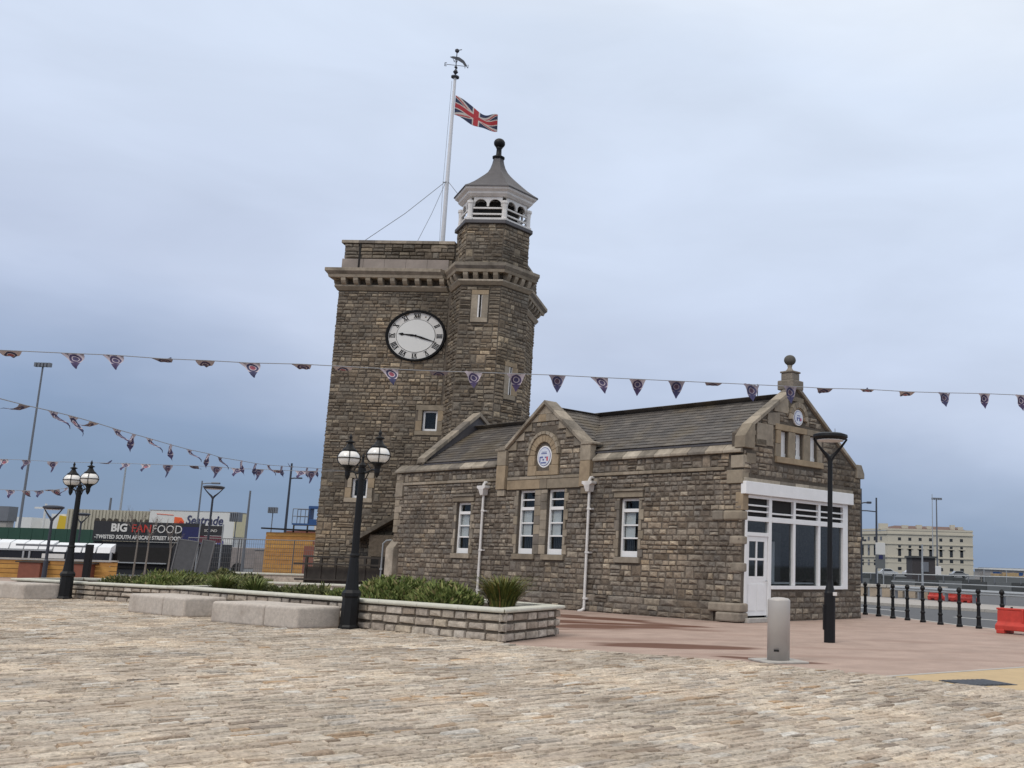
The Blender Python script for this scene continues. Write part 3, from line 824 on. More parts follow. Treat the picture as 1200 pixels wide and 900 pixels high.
# ---- gable shopfront
shop = box_obj('shopfront', M['white'], bld, -.05, 5.20, -.14, .04, 3.36, 3.70, FG, .012)
def sp(x0, x1, z0, z1, o0=-.02, o1=.10, nm='shop_frame', m_=None): return box_obj(nm, m_ or M['white'], shop, x0, x1, o0, o1, z0, z1, FG, .005)
sp(.10, .20, .13, 3.36); sp(4.80, 5.06, .86, 3.36); sp(1.14, 1.27, .13, 3.36)
for x in (2.33, 3.56): sp(x - .055, x + .055, .96, 3.36)
sp(1.272, 4.80, .86, .955, -.07, .1, 'shop_sill'); sp(.20, 1.14, 2.66, 2.78, -.015); sp(1.272, 4.80, 2.66, 2.80, -.03)
sp(.20, 1.14, 2.26, 2.36, -.012)
sp(.20, 4.80, 3.27, 3.355, -.015)
bays = [(.20, 1.14), (1.27, 2.275), (2.385, 3.505), (3.615, 4.80)]
for i, (a, b) in enumerate(bays):
    box_obj('louvre_backing', M['darkvoid'], shop, a, b, .07, .08, 2.8, 3.27, FG)
    zs_ = (2.92, 3.08) if i != 1 else (2.90,)
    for z in zs_: sp(a, b, z - .022, z + .022, 0, .06, 'louvre_bar')
    if i: box_obj('pane', M['glass'], shop, a, b, .05, .056, .955, 2.66, FG)
box_obj('pane', M['glass'], shop, .20, 1.14, .05, .056, 2.36, 2.66, FG)
# door
door = box_obj('door', M['white'], bld, .21, 1.13, .02, .06, .17, 1.13, FG, .004)
dd = MB()
for (a, b, z0_, z1_) in ((.21, .33, 1.13, 2.26), (1.0, 1.13, 1.13, 2.26), (.33, 1.0, 2.12, 2.26), (.63, .69, 1.2, 2.12), (.33, 1.0, 1.13, 1.2)):
    dd.box(a, b, .02, .06, z0_ + .001, z1_ - .001)
dd.box(.33, .63, .024, .056, 1.62, 1.68); dd.box(.69, 1.0, .024, .056, 1.62, 1.68)
dd.build('door_frame', M['white'], door, FG, bevel=.003)
for (a, b) in ((.33, .63), (.69, 1.0)):
    for (z0_, z1_) in ((1.2, 1.62), (1.68, 2.12)):
        box_obj('pane', M['glass'], door, a, b, .04, .045, z0_, z1_, FG)
for (a, b) in ((.30, .63), (.70, 1.03)):
    box_obj('door_panel', M['white'], door, a, b, .008, .02, .3, 1.0, FG, .006)
MB().tube([(1.06, -.0, 1.08), (1.06, -.05, 1.08), (.98, -.05, 1.08)], .012, 6).build('handle', M['galv'], door, FG)
box_obj('door_step', M['kerb'], bld, .06, 1.36, -.20, .2, 0, .12, FG, .015)
# triple light, plaque and hood arch in the gable
for (a, b, z0_, z1_) in tri:
    w = box_obj('window', M['white'], bld, b - .17, b, .10, .16, z0_ + .12, z1_, FG, .003)
    box_obj('frame', M['white'], w, a, b - .0, .08, .16, z0_, z0_ + .118, FG)
    box_obj('frame', M['white'], w, a, b - .171, .10, .16, z1_ - .05, z1_, FG)
    for k in range(3):
        zz0 = z0_ + .12 + k * (z1_ - z0_ - .17) / 3
        box_obj('pane', M['glass'], w, a, b - .171, .12, .126, zz0, zz0 + (z1_ - z0_ - .17) / 3, FG)
        if k: box_obj('glazing_bar', M['white'], w, a, b - .171, .105, .14, zz0 - .014, zz0 + .014, FG)
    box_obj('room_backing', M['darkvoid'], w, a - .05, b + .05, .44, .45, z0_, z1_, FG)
def gp(nm, x0, x1, z0, z1, m_, o=.045, i=.3, bev=.008): return box_obj(nm, m_, bld, x0, x1, -o, i, z0, z1, FG, bev)
gh = [(0, 5.3, 3.30, 3.80), (door_h[0] - .12, 1.3, 0, 3.4), (1.2, 5.1, .84, 3.4), (1.3, 3.75, 4.30, 5.44)]
gp('sill', 1.38, 3.66, 4.33, 4.495, M['ochre'], .09, .2)
gp('mullion', 1.985, 2.295, 4.5, 5.24, M['dressed']); gp('mullion', 2.705, 3.035, 4.5, 5.24, M['dressed'])
gp('jamb_stone', 1.36, 1.615, 4.5, 4.86, M['dressed']); gp('jamb_stone', 1.40, 1.615, 4.87, 5.24, M['ochre'])
gp('jamb_stone', 3.425, 3.66, 4.5, 4.86, M['dressed']); gp('jamb_stone', 3.425, 3.62, 4.87, 5.24, M['dressed'])
gp('lintel', 1.36, 2.13, 5.25, 5.42, M['ochre'], .05); gp('lintel', 2.137, 2.86, 5.25, 5.42, M['ochre'], .052); gp('lintel', 2.867, 3.66, 5.25, 5.42, M['dressed'], .05)
slabrow('lintel_course', bld, FG, M['coping'], -.02, 5.3, 3.705, 3.80, .06, 0, 7)
plaque(FG, 2.42, 5.70, .23, .05, [(-.3, .3, .2, .3), (-.4, -.2, -.4, .05), (.1, .35, -.4, .05), (-.15, .1, -.1, .02)])
for k in range(9):
    a0_, a1_ = -.1 + (PI + .2) * k / 9 + .015, -.1 + (PI + .2) * (k + 1) / 9 - .015
    def ar(rad, a): 
        return (2.42 + rad * math.cos(a), -.10, 5.66 + rad * (math.sin(a) * 1.12 + .0))
    q = [ar(.30, a0_), ar(.44, a0_), ar(.44, a1_), ar(.30, a1_)]
    MB().prism(q, (0, .14, 0)).build('arch_stone', M['dressed'], bld, FG, bevel=.004)
    q = [ar(.26, a0_), ar(.298, a0_), ar(.298, a1_), ar(.26, a1_)]
    MB().prism([(x, -.07, z) for x, y, z in q], (0, .11, 0)).build('arch_stone', M['ochre'], bld, FG)
gh.append((2.0, 2.84, 5.42, 6.15))
# raking copings of the end gable, kneelers and finial
for side, (sa, n) in ((-1, (.22, 5)), (1, (5.46, 6))):
    for k in range(n):
        xa = sa + (AP - sa) * k / n; xb = sa + (AP - sa) * (k + 1) / n
        d1 = .004 * (1 if side < 0 else -1)
        xa += d1; xb -= d1
        MB().prism([(xa, -.09, gz(xa)), (xb, -.09, gz(xb)), (xb, -.09, gz(xb) + .12), (xa, -.09, gz(xa) + .12)], (0, .36, 0)).build('raking_coping', M['coping'] if k % 3 else M['dressed'], bld, FG, bevel=.012)
MB().prism([(-.10, -.10, 4.60), (.36, -.10, 4.60), (.36, -.10, gz(.36)), (.22, -.10, gz(.22) + .125), (-.08, -.10, 4.92)], (0, .36, 0)).build('kneeler', M['dressed'], bld, FG, bevel=.015)
MB().prism([(5.45, -.11, 4.2), (WID + .06, -.11, 4.2), (WID + .06, -.11, 4.36), (5.7, -.11, 4.62), (5.45, -.11, 4.62)], (0, .6, 0)).build('kneeler', M['coping'], bld, FG, bevel=.015)
gh += [(-.2, .36, 4.58, 5), (5.45, 6, 4.2, 5)]
# ashlar triangles beneath the copings
for (x0, x1, za, zb) in ((.52, 1.25, 4.75, 5.35), (1.0, 1.55, 5.36, 5.75), (1.3, 1.95, 5.76, 6.3), (1.96, 2.7, 6.16, 6.5), (.1, .5, 4.2, 4.47), (.5, .95, 4.9, 4.72)):
    za_, zb_ = min(za, zb), max(za, zb)
    t0_, t1_ = min(zb_, gz(x0) - .01), min(zb_, gz(x1) - .01)
    if t0_ < za_ + .02: t0_ = za_ + .02
    if t1_ < za_ + .02: t1_ = za_ + .02
    MB().prism([(x0, -.04, za_), (x1, -.04, za_), (x1, -.04, t1_), (x0, -.04, t0_)], (0, .05, 0)).build('ashlar_block', M['dressed'], bld, FG, bevel=.006)
    gh.append((x0, x1, za_, zb_))
fin = MB()
fin.box(AP - .27, AP + .27, -.11, .45, 6.50, 6.78, T=FG); fin.box(AP - .19, AP + .19, -.02, .38, 6.78, 7.0, T=FG); fin.box(AP - .22, AP + .22, -.05, .41, 7.0, 7.06, T=FG)
fo = fin.build('finial', M['coping'], bld, bevel=.04)
c = FG @ Vector((AP, .2, 0))
MB().lathe([(.15, 7.06), (.09, 7.12), (.06, 7.18), (.08, 7.25)], (c.x, c.y, 0), 14).build('finial_neck', M['coping'], fo, smooth=True)
M['copper'] = mat('dark_stone_ball', (.085, .08, .07), .8, var=.3, scale=12, bump=.4)
MB().lathe([(.005 + .17 * math.sin(PI * k / 12), 7.40 - .155 * math.cos(PI * k / 12)) for k in range(13)], (c.x, c.y, 0), 18).build('finial_ball', M['copper'], fo, smooth=True)

# ---- rubble facing
fholes = wh + [(-.5, 0, 3.64, 4.4), (-LEN, -LEN + .45, 3.6, 4.12), (-LEN - .4, -LEN + .42, 0, 1.72), (SG0, SG0 + .46, 3.5, 6.6), (SG1 - .46, SG1, 3.5, 6.6)]
front = course_stones(-LEN, -.0, .5, ZS - .05, fholes, seed=21)
par = course_stones(-LEN, SG0 - .02, ZS + .055, ZC - .002, fholes, hr=(.13, .2), seed=22) + course_stones(SG1 + .02, 0, ZS + .055, ZC - .002, fholes, hr=(.13, .2), seed=23)
plinth = course_stones(-LEN + .45, -.95, .02, .30, [], hr=(.13, .16), wr=(.25, .6), seed=24)
plcap = course_stones(-LEN + .45, -.95, .30, .5, [], hr=(.19, .21), wr=(.4, .9), seed=25)
def dstep(z): return 1.81 if z < 4.99 else (1.40 if z < 5.29 else (1.02 if z < 5.58 else (.66 if z < 5.86 else -1)))
twn = course_stones(SG0 + .47, SG1 - .47, 3.72, 6.2, [(-9.95, -6.4, 3.6, 4.11), (GA - .77, GA + .77, 4.1, 5.0), (GA - .72, GA + .72, 5.0, 5.25), (GA - .5, GA + .5, 5.2, 5.6)],
                    clip=lambda z: (GA - dstep(z), GA + dstep(z)), seed=26)
gabl = course_stones(.0, WID, .02, 6.2, gh, clip=lambda z: (max(0.0, AP - (ZA - .12 - z) / SL), min(WID, AP + (ZA - .12 - z) / SL)), seed=27)
FPL = frame((0, -.06, 0), 0)
MB().box(-LEN + .45, -.9, -.055, .0, 0, .44).build('plinth', M['mortar'], bld)
FGA = frame((0, -.045, 0), 0)
lay_stones([(FF, front), (FF, par), (FPL, plinth), (frame((0, -.055, 0), 0), plcap), (frame((0, -.02, 0), 0), twn), (FG, gabl)], bld, BM, M['stone'], 300, seed=6)

# ---- roof
RZ, RO = 6.36, 2.35
def rz(y): return RZ - abs(y - RO) * .66
roof = MB()
x0r, x1r = -15.0, -.26
roof.prism([(x0r, .07, rz(.07) - .08), (x0r, RO, RZ - .08), (x0r, WID + .1, rz(WID + .1) - .08), (x0r, WID + .1, rz(WID + .1) - .16), (x0r, RO, RZ - .2), (x0r, .07, rz(.07) - .13)], (x1r - x0r, 0, 0))
# dormer roof behind the front gable
roof.prism([(SG0 + .25, .38, dz(SG0 + .25) - .12), (GA, .38, GZ - .12), (SG1 - .25, .38, dz(SG1 - .25) - .12)], (0, 1.7, 0))
roof_o = roof.build('roof', M['lead'], bld)
box_obj('ridge_cap', M['slate'], roof_o, x0r, x1r, RO - .07, RO + .07, RZ - .02, RZ + .06, None, .02)
r8 = random.Random(9)
sl = []
def slates(Fm, s0, s1, length, skip=None, gauge=.20):
    k = 0; d = 0.0
    while d < length - .05:
        x = s0 - (k % 2) * .16
        while x < s1:
            w = r8.uniform(.26, .42); a, b = max(x, s0), min(x + w, s1)
            if b - a > .06 and not (skip and skip((a + b) / 2, d + gauge / 2)): sl.append((Fm, (a + b) / 2, d, b - a, gauge))
            x += w
        d += gauge; k += 1
# slope frame: x along building, y up the slope, z normal
def slope_frame(o, dirx, up):
    x = Vector(dirx).normalized(); y = Vector(up).normalized(); z = x.cross(y)
    m_ = Matrix.Identity(4)
    for i in range(3): m_[i][0], m_[i][1], m_[i][2], m_[i][3] = x[i], y[i], z[i], o[i]
    return m_
Fs = slope_frame((0, .07, rz(.07) - .06), (1, 0, 0), (0, 1, .66))
slen = (RO - .07) * math.sqrt(1 + .66 ** 2)
def skipf(x, d):
    y = .07 + d / math.sqrt(1 + .66 ** 2)
    return abs(x - GA) < (GZ - .12 - rz(y)) / GS and y < 1.95
slates(Fs, x0r + .02, x1r - .02, slen, skipf)
kk = math.sqrt(1 + GS ** 2)
FdR = slope_frame((SG1 - .25, .40, dz(SG1 - .25) - .10), (0, 1, 0), (-1, 0, GS))
slates(FdR, 0, 1.85, 2.0 * kk, lambda x, d: x > .1 + d * .75 + .15, .2)
FdL = slope_frame((SG0 + .25, .40 + 1.85, dz(SG0 + .25) - .10), (0, -1, 0), (1, 0, GS))
slates(FdL, 0, 1.85, 2.0 * kk, lambda x, d: (1.85 - x) > .1 + d * .75 + .15, .2)
Fb = slope_frame((0, WID + .1, rz(WID + .1) - .06), (-1, 0, 0), (0, -1, .66))
slates(Fb, -x1r + .02, -x0r - .02, (WID + .1 - RO) * math.sqrt(1 + .66 ** 2), None, .26)
def slate_geo(mb, Fm, x, d, w, g_, r, tone=0.0, unit=False):
    t = .016
    vs = [Vector((x - w / 2 + .003, d - .01, .022)), Vector((x + w / 2 - .003, d - .01 + r.uniform(-.006, .006), .022)), Vector((x + w / 2 - .003, d + g_ * 1.15, .004)), Vector((x - w / 2 + .003, d + g_ * 1.15, .004))]
    vs += [v + Vector((0, 0, -t)) for v in vs]
    if Fm is not None: vs = [Fm @ v for v in vs]
    mb.solid(vs, [(0, 1, 2, 3), (7, 6, 5, 4), (0, 4, 5, 1), (1, 5, 6, 2), (3, 2, 6, 7), (0, 3, 7, 4)], 0, tone)
mb = MB(); slate_geo(mb, None, 0, 0, 1, .2, r8); slme = mb.mesh('slate_shape', M['slate'])
sl.sort(key=lambda q: (BM @ q[0] @ Vector((q[1], q[2], 0)) - CAM).length)
for q in sl[:300]:
    put('slate', slme, roof_o, q[0] @ Matrix.Translation((q[1], q[2], r8.uniform(0, .006))) @ Matrix.Diagonal((q[3], q[4] / .2, 1, 1)))
mb = MB()
for q in sl[300:]: slate_geo(mb, q[0], q[1], q[2], q[3], q[4], r8, r8.random() * .99 + .005)
mb.build('slates', M['slate'], roof_o, stuff=True)
MB().tube([(-1.4, RO, RZ), (-1.4, RO, RZ + .45)], .012, 6).build('aerial', M['iron'], roof_o)
# left end raking gable
LG = -14.95
def lz(y): return 6.80 - abs(y - RO) * .84
MB().prism([(LG - .2, .32, 4.3), (LG - .2, .32, lz(.32)), (LG - .2, RO, lz(RO)), (LG - .2, WID, lz(WID)), (LG - .2, WID, 4.0)], (.2, 0, 0)).build('end_gable', M['lead'], bld)
for (ya, yb, n) in ((.0, RO, 5), (WID, RO, 6)):
    for k in range(n):
        a = ya + (yb - ya) * k / n; b = ya + (yb - ya) * (k + 1) / n
        MB().prism([(LG - .36, a, lz(a)), (LG - .36, b, lz(b)), (LG - .36, b, lz(b) + .16), (LG - .36, a, lz(a) + .16)], (.46, 0, 0)).build('raking_coping', M['coping'], bld, bevel=.01)
box_obj('flat_roof', M['lead'], bld, -LEN, LG - .2, .42, WID, 4.4, 4.6)

# ================================================================== CLOCK TOWER
TW0 = (-15.02, 42.5, 0.0); RT = R(-2.8)
tow = thing('clock_tower', 'tall square rubble stone clock tower with a six-sided turret at its corner', 'clock tower', TW0, RT)
TM = Matrix.Translation(Vector(TW0)) @ Matrix.Rotation(RT, 4, 'Z')
TWD, TDP = 7.2, 5.8
TF = frame((0, 0, 0), 0); TR = frame((TWD, 0, 0), 90)
TL = frame((0, TDP, 0), -90)
ZB, ZT, ZP = 12.42, 13.28, 14.62     # cornice underside, cornice top, parapet top
HX, HY, HR, HR2, ZH = 6.38, .22, 1.66, 1.55, 15.06
tw_wins = [(3.99, 4.62, 6.52, 7.36), (1.30, 1.95, 3.72, 4.52)]
core = MB()
wall_core(0, TWD, 0, ZB, tw_wins, .5, TF, core)
core.box(.0, .5, .501, TDP, 0, ZB); core.box(TWD - .5, TWD, .501, TDP, 0, ZB); core.box(.501, TWD - .501, TDP - .5, TDP, 0, ZB)
core.box(.08, TWD - .08, .08, .5, ZB, ZP - .12); core.box(.08, .5, .501, TDP - .08, ZB, ZP - .12); core.box(TWD - .5, TWD - .08, .501, TDP - .08, ZB, ZP - .12); core.box(.501, TWD - .501, TDP - .5, TDP - .08, ZB, ZP - .12)
core.box(.501, TWD - .501, .501, TDP - .501, 13.0, 13.1)
core.build('wall', M['mortar'], tow)
def hexp(cx, cy, r): return [(cx + r * math.cos(PI / 3 * k), cy + r * math.sin(PI / 3 * k)) for k in range(6)]
hp = hexp(HX, HY, HR)
hb = MB().prism([(x, y, 0) for x, y in hp], (0, 0, ZB)); h2 = hexp(HX, HY, HR2)
hb.prism([(x, y, ZB + .001) for x, y in h2], (0, 0, ZH - ZB))
hb.build('turret_wall', M['mortar'], tow)
# facet frames of the turret: vertices at 180, 240, 300, 0 deg
def facets(r):
    L = []
    for a0_, a1_ in ((180, 240), (240, 300), (300, 360), (0, 60)):
        p = Vector((HX + r * math.cos(R(a0_)), HY + r * math.sin(R(a0_)), 0)); q = Vector((HX + r * math.cos(R(a1_)), HY + r * math.sin(R(a1_)), 0))
        d = q - p
        L.append(frame(p, math.degrees(math.atan2(d.y, d.x))))
    return L
fac, fac2 = facets(HR), facets(HR2)
slit1 = (HR / 2 - .09, HR / 2 + .09, 11.05, 12.0); slit2 = (.75, .93, 8.0, 9.15)
sets = [(TF, course_stones(0, HX - HR + .02, 0, ZB - .05, [(a - .29, b + .29, z0_ - .2, z1_ + .24) for a, b, z0_, z1_ in tw_wins] + [(2.3, 4.65, 9.55, 11.3)] , hr=(.11, .185), wr=(.16, .42), seed=31)),
        (TF, course_stones(.08, HX - HR2, ZT + .55, ZP - .15, [], hr=(.14, .22), wr=(.3, .6), seed=32)),
        (TR, course_stones(1.0, TDP, 0, ZB - .05, [], hr=(.11, .185), wr=(.16, .42), seed=33)),
        (TR, course_stones(1.0, TDP, ZT, ZP - .15, [], hr=(.14, .22), wr=(.3, .6), seed=34)),
        (TL, course_stones(0, TDP, 0, ZB - .05, [], hr=(.11, .185), wr=(.16, .42), seed=35))]
# annulus of stones around the clock: small courses clipped to the circle
CX, CZ, CRX, CRZ = 3.46, 10.49, 1.285, 1.10
for zlo, zhi, sgn in ((9.55, 11.3, -1), (9.55, 11.3, 1)):
    z = zlo
    rcs = random.Random(40 + sgn)
    while z < zhi - .01:
        h = min(.175, zhi - z); zm = z + h / 2
        q = 1 - ((zm - CZ) / (CRZ * .985)) ** 2
        hw = CRX * math.sqrt(max(q, 0))
        a, b = (2.3, CX - hw) if sgn < 0 else (CX + hw, 4.65)
        L = []
        x = a
        while x < b - .03:
            w = min(rcs.uniform(.22, .45), b - x)
            if b - x - w < .1: w = b - x
            L.append((x + w / 2, zm, w, h)); x += w
        sets.append((TF, L)); z += h
for i in range(4):
    hl = []
    if i == 1: hl = [(slit1[0] - .28, slit1[1] + .28, slit1[2] - .22, slit1[3] + .2)]
    if i == 2: hl = [(slit2[0] - .24, slit2[1] + .36, slit2[2] - .22, slit2[3] + .2)]
    if i == 3: hl = []
    sets.append((fac[i], course_stones(0.005, HR - .005, 0, ZB - .05, hl, hr=(.12, .20), wr=(.18, .45), seed=50 + i)))
    sets.append((fac2[i], course_stones(0.005, HR2 - .005, ZT + .02, ZH, [], hr=(.12, .20), wr=(.18, .45), seed=60 + i)))
lay_stones(sets, tow, TM, M['tstone'], 300, proud=(.015, .055), gap=.014, seed=8)
# pale band course and parapet coping
M['pinkstone'] = mat('pale_pinkish_ashlar', (.30, .255, .225), .85, var=.18, scale=4, stain=.3, stain_scale=1)
def tp(nm, m_, x0, x1, z0, z1, o=.05, i=.1, F=TF, bev=.01, T2=None): return box_obj(nm, m_, tow, x0, x1, -o, i, z0, z1, F, bev)
for k in range(5): tp('band_stone', M['pinkstone'], .02 + k * .92, .02 + (k + 1) * .92 - .006, ZT + .02, ZT + .52, .03, .2)
tp('quoin', M['tstone'], .75 + 4.0, HX - HR2 - .3, ZT + .02, ZT + .5, .0, .2)
for k in range(7): tp('parapet_coping', M['coping'], .0 + k * .69 - (.06 if k == 0 else 0), (k + 1) * .69 - .005, ZP - .13, ZP, .07, .55)
for k in range(6): tp('parapet_coping', M['coping'], .6 + k * .87, .6 + (k + 1) * .87 - .005, ZP - .13, ZP, .07, .5, TR)
tp('parapet_coping', M['coping'], .02, TDP - .02, ZP - .13, ZP, .07, .5, TL)
# dark rust streak / lightning strap on the parapet
box_obj('lightning_strap', M['darkvoid'], tow, .72, .80, -.045, -.02, ZT + .05, ZP - .1, TF)

# cornice: bed mould, corbel blocks, top mould following tower front, turret facets and right side
def cornice_run(F, s0, s1, n, e0, e1, q=.86, cw=.2):
    """e0/e1: extra length at each end per unit of projection (mitre)"""
    def mould(z0, z1, o0, o1, nm, m_):
        MB().prism([(s0 - e0 * o0, -o0, z0), (s1 + e1 * o0, -o0, z0), (s1 + e1 * o1, -o1, z1), (s0 - e0 * o1, -o1, z1), ], (0, .001, 0)) if False else None
        vs = [(s0 - e0 * o0, -o0, z0), (s1 + e1 * o0, -o0, z0), (s1 + e1 * o1, -o1, z1), (s0 - e0 * o1, -o1, z1),
              (s0, .1, z0), (s1, .1, z0), (s1, .1, z1), (s0, .1, z1)]
        MB().solid([F @ Vector(v) for v in vs], [(0, 1, 2, 3), (4, 7, 6, 5), (0, 3, 7, 4), (1, 5, 6, 2), (3, 2, 6, 7), (0, 4, 5, 1)]).build(nm, m_, tow, bevel=.008)
    mould(ZB - .02, ZB + .13, .06, .16, 'bed_mould', M['dressed'])
    mould(ZB + .132, ZB + .20, .16, .16, 'bed_mould', M['coping'])
    mould(ZB + .48, ZB + .60, .42 * q, .46 * q, 'cornice', M['dressed'])
    mould(ZB + .602, ZB + .72, .46 * q, .58 * q, 'cornice', M['coping'])
    mould(ZB + .722, ZT, .58 * q, .58 * q, 'cornice', M['coping'])
    L = (s1 - s0)
    for k in range(n):
        c_ = s0 + L * (k + .5) / n; w = cw
        MB().prism([(c_ - w / 2, -.16, ZB + .2), (c_ - w / 2, -.30 * q, ZB + .26), (c_ - w / 2, -.38 * q, ZB + .36), (c_ - w / 2, -.40 * q, ZB + .478), (c_ - w / 2, .05, ZB + .478), (c_ - w / 2, .05, ZB + .2)], (w, 0, 0)).build('corbel', M['dressed'], tow, F, bevel=.012)
t30 = math.tan(R(30))
cornice_run(TF, 0, HX - HR + .0, 9, 1.0, -t30)
cornice_run(fac[0], .0, HR, 3, -t30, t30, .66)
cornice_run(fac[1], 0, HR, 4, t30, t30, .66)
cornice_run(fac[2], 0, HR, 4, t30, t30, .66)
cornice_run(fac[3], 0, HR, 3, t30, 0, .66)
cornice_run(TR, 1.3, TDP, 8, 0, 1.0)
cornice_run(TL, 0, TDP, 10, 1.0, 1.0)
# tower window dressings
for (a, b, z0_, z1_) in tw_wins:
    for (x0, x1, za, zb, m_) in ((a - .26, a - .004, z0_, z0_ + .40, 'ochre'), (a - .18, a - .004, z0_ + .41, z1_, 'dressed'), (b + .004, b + .22, z0_, z0_ + .40, 'dressed'), (b + .004, b + .28, z0_ + .41, z1_, 'ochre'),
                                 (a - .28, b + .24, z0_ - .18, z0_ - .004, 'dressed'), (a - .28, b + .24, z1_ + .004, z1_ + .22, 'dressed')):
        tp('jamb_stone', M[m_], x0, x1, za, zb, .04, .3)
    w = tp('window', M['white'], a, a + .09, z0_, z1_, -.1, .18); 
    f = MB(); f.box(b - .09, b, .10, .18, z0_, z1_); f.box(a + .09, b - .09, .10, .18, z1_ - .07, z1_); f.box(a + .09, b - .09, .10, .18, z0_, z0_ + .09); f.build('frame', M['white'], w)
    box_obj('pane', M['glass'], w, a + .09, b - .09, .14, .146, z0_ + .09, z1_ - .07, TF)
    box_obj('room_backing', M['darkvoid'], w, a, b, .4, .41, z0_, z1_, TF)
for i, sl_ in ((1, slit1), (2, slit2)):
    a, b, z0_, z1_ = sl_; F = fac[i]
    tp('jamb_stone', M['dressed'], a - .26, a, z0_ - .0, z1_, .045, .02, F); tp('jamb_stone', M['ochre'] if i == 2 else M['dressed'], b, b + (.26 if i == 1 else .34), z0_, z1_, .045, .02, F)
    tp('sill', M['dressed'], a - .26, b + .26, z0_ - .2, z0_ - .004, .05, .02, F); tp('lintel', M['ochre'], a - .26, b + .26, z1_ + .004, z1_ + .19, .05, .02, F)
    w = tp('window', M['offwhite'], a + .002, a + .07, z0_, z1_, .03, .02, F); tp('frame', M['offwhite'], b - .03, b - .002, z0_, z1_, .03, .02, F)
    tp('pane', M['darkvoid'], a + .07, b - .03, z0_, z1_, .012, .02, F)
# clock ------------------------------------------------------------------
M['dial'] = mat('white_dial', (.66, .66, .64), .45, var=.03, scale=2)
M['dialring'] = mat('dial_chapter_ring', (.60, .585, .56), .45, var=.04, scale=2)
M['black'] = mat('black_enamel', (.006, .006, .007), .7, var=.1, spec=.15)
KX = CRX / CRZ
def cpt(rad, ang, o): return (CX + rad * KX * math.sin(ang), -o, CZ + rad * math.cos(ang))
clock = MB()
n = 64
clock.prism([cpt(CRZ, 2 * PI * k / n, .02) for k in range(n)], (0, .1, 0))
ck = clock.build('clock', M['black'], tow)
mb = MB()
for k in range(n):
    a0_, a1_ = 2 * PI * k / n, 2 * PI * (k + 1) / n
    q = [cpt(CRZ, a0_, .05), cpt(CRZ, a1_, .05), cpt(CRZ * .99, a1_, .12), cpt(CRZ * .99, a0_, .12)]; mb.face(q)
    q = [cpt(CRZ * .99, a0_, .12), cpt(CRZ * .99, a1_, .12), cpt(CRZ * .915, a1_, .12), cpt(CRZ * .915, a0_, .12)]; mb.face(q)
    q = [cpt(CRZ * .915, a0_, .12), cpt(CRZ * .915, a1_, .12), cpt(CRZ * .905, a1_, .04), cpt(CRZ * .905, a0_, .04)]; mb.face(q)
mb.build('clock_rim', M['black'], ck)
mb = MB(); mb.prism([cpt(CRZ * .91, 2 * PI * k / n, .045) for k in range(n)], (0, .02, 0)); mb.build('chapter_ring', M['dialring'], ck)
mb = MB(); mb.prism([cpt(CRZ * .645, 2 * PI * k / n, .052) for k in range(n)], (0, .006, 0)); mb.build('ring_line', M['black'], ck)
mb = MB(); mb.prism([cpt(CRZ * .63, 2 * PI * k / n, .060) for k in range(n)], (0, .006, 0)); mb.build('dial', M['dial'], ck)
def stroke(mb, ang, u0, v0, u1, v1, w):
    """stroke in numeral space: u tangential (clockwise), v radial; in metres on an unstretched dial"""
    def P(u, v):
        x = v * math.sin(ang) + u * math.cos(ang); z = v * math.cos(ang) - u * math.sin(ang)
        return (CX + x * KX, -.058, CZ + z)
    d = Vector((u1 - u0, v1 - v0)); n_ = Vector((-d.y, d.x)).normalized() * w / 2
    mb.prism([P(u0 + n_.x, v0 + n_.y), P(u1 + n_.x, v1 + n_.y), P(u1 - n_.x, v1 - n_.y), P(u0 - n_.x, v0 - n_.y)], (0, .008, 0))
ROM = ['XII', 'I', 'II', 'III', 'IIII', 'V', 'VI', 'VII', 'VIII', 'IX', 'X', 'XI']
for i, s_ in enumerate(ROM):
    ang = 2 * PI * i / 12
    mb = MB(); wd_ = {'I': .062, 'V': .13, 'X': .13}
    tot = sum(wd_[c_] for c_ in s_); u = -tot / 2
    r0, r1 = CRZ * .69, CRZ * .865
    for c_ in s_:
        w = wd_[c_]
        if c_ == 'I': stroke(mb, ang, u + w / 2, r0, u + w / 2, r1, .034)
        elif c_ == 'V': stroke(mb, ang, u + .015, r1, u + w / 2, r0, .036); stroke(mb, ang, u + w - .015, r1, u + w / 2, r0, .018)
        else: stroke(mb, ang, u + .012, r1, u + w - .012, r0, .036); stroke(mb, ang, u + w - .012, r1, u + .012, r0, .018)
        u += w
    stroke(mb, ang, -tot / 2, r1, tot / 2, r1, .014); stroke(mb, ang, -tot / 2, r0, tot / 2, r0, .014)
    mb.build('numeral', M['black'], ck)
def hand(nm, ang, pts, o):
    def P(u, v):
        x = v * math.sin(ang) + u * math.cos(ang); z = v * math.cos(ang) - u * math.sin(ang)
        return (CX + x * KX, -o, CZ + z)
    MB().prism([P(*p) for p in pts], (0, .012, 0)).build(nm, M['black'], ck)
hand('minute_hand', R(18.3 * 6), [(-.02, -.02), (-.04, .22), (-.008, .82), (.008, .82), (.04, .22), (.02, -.02)], .10)
hand('hour_hand', R((9 + .31) * 30 - 2), [(-.02, -.02), (-.045, .12), (-.018, .42), (-.06, .5), (0, .64), (.06, .5), (.018, .42), (.045, .12), (.02, -.02)], .085)
MB().prism([cpt(.045, 2 * PI * k / 12, .115) for k in range(12)], (0, .06, 0)).build('hand_boss', M['black'], ck)

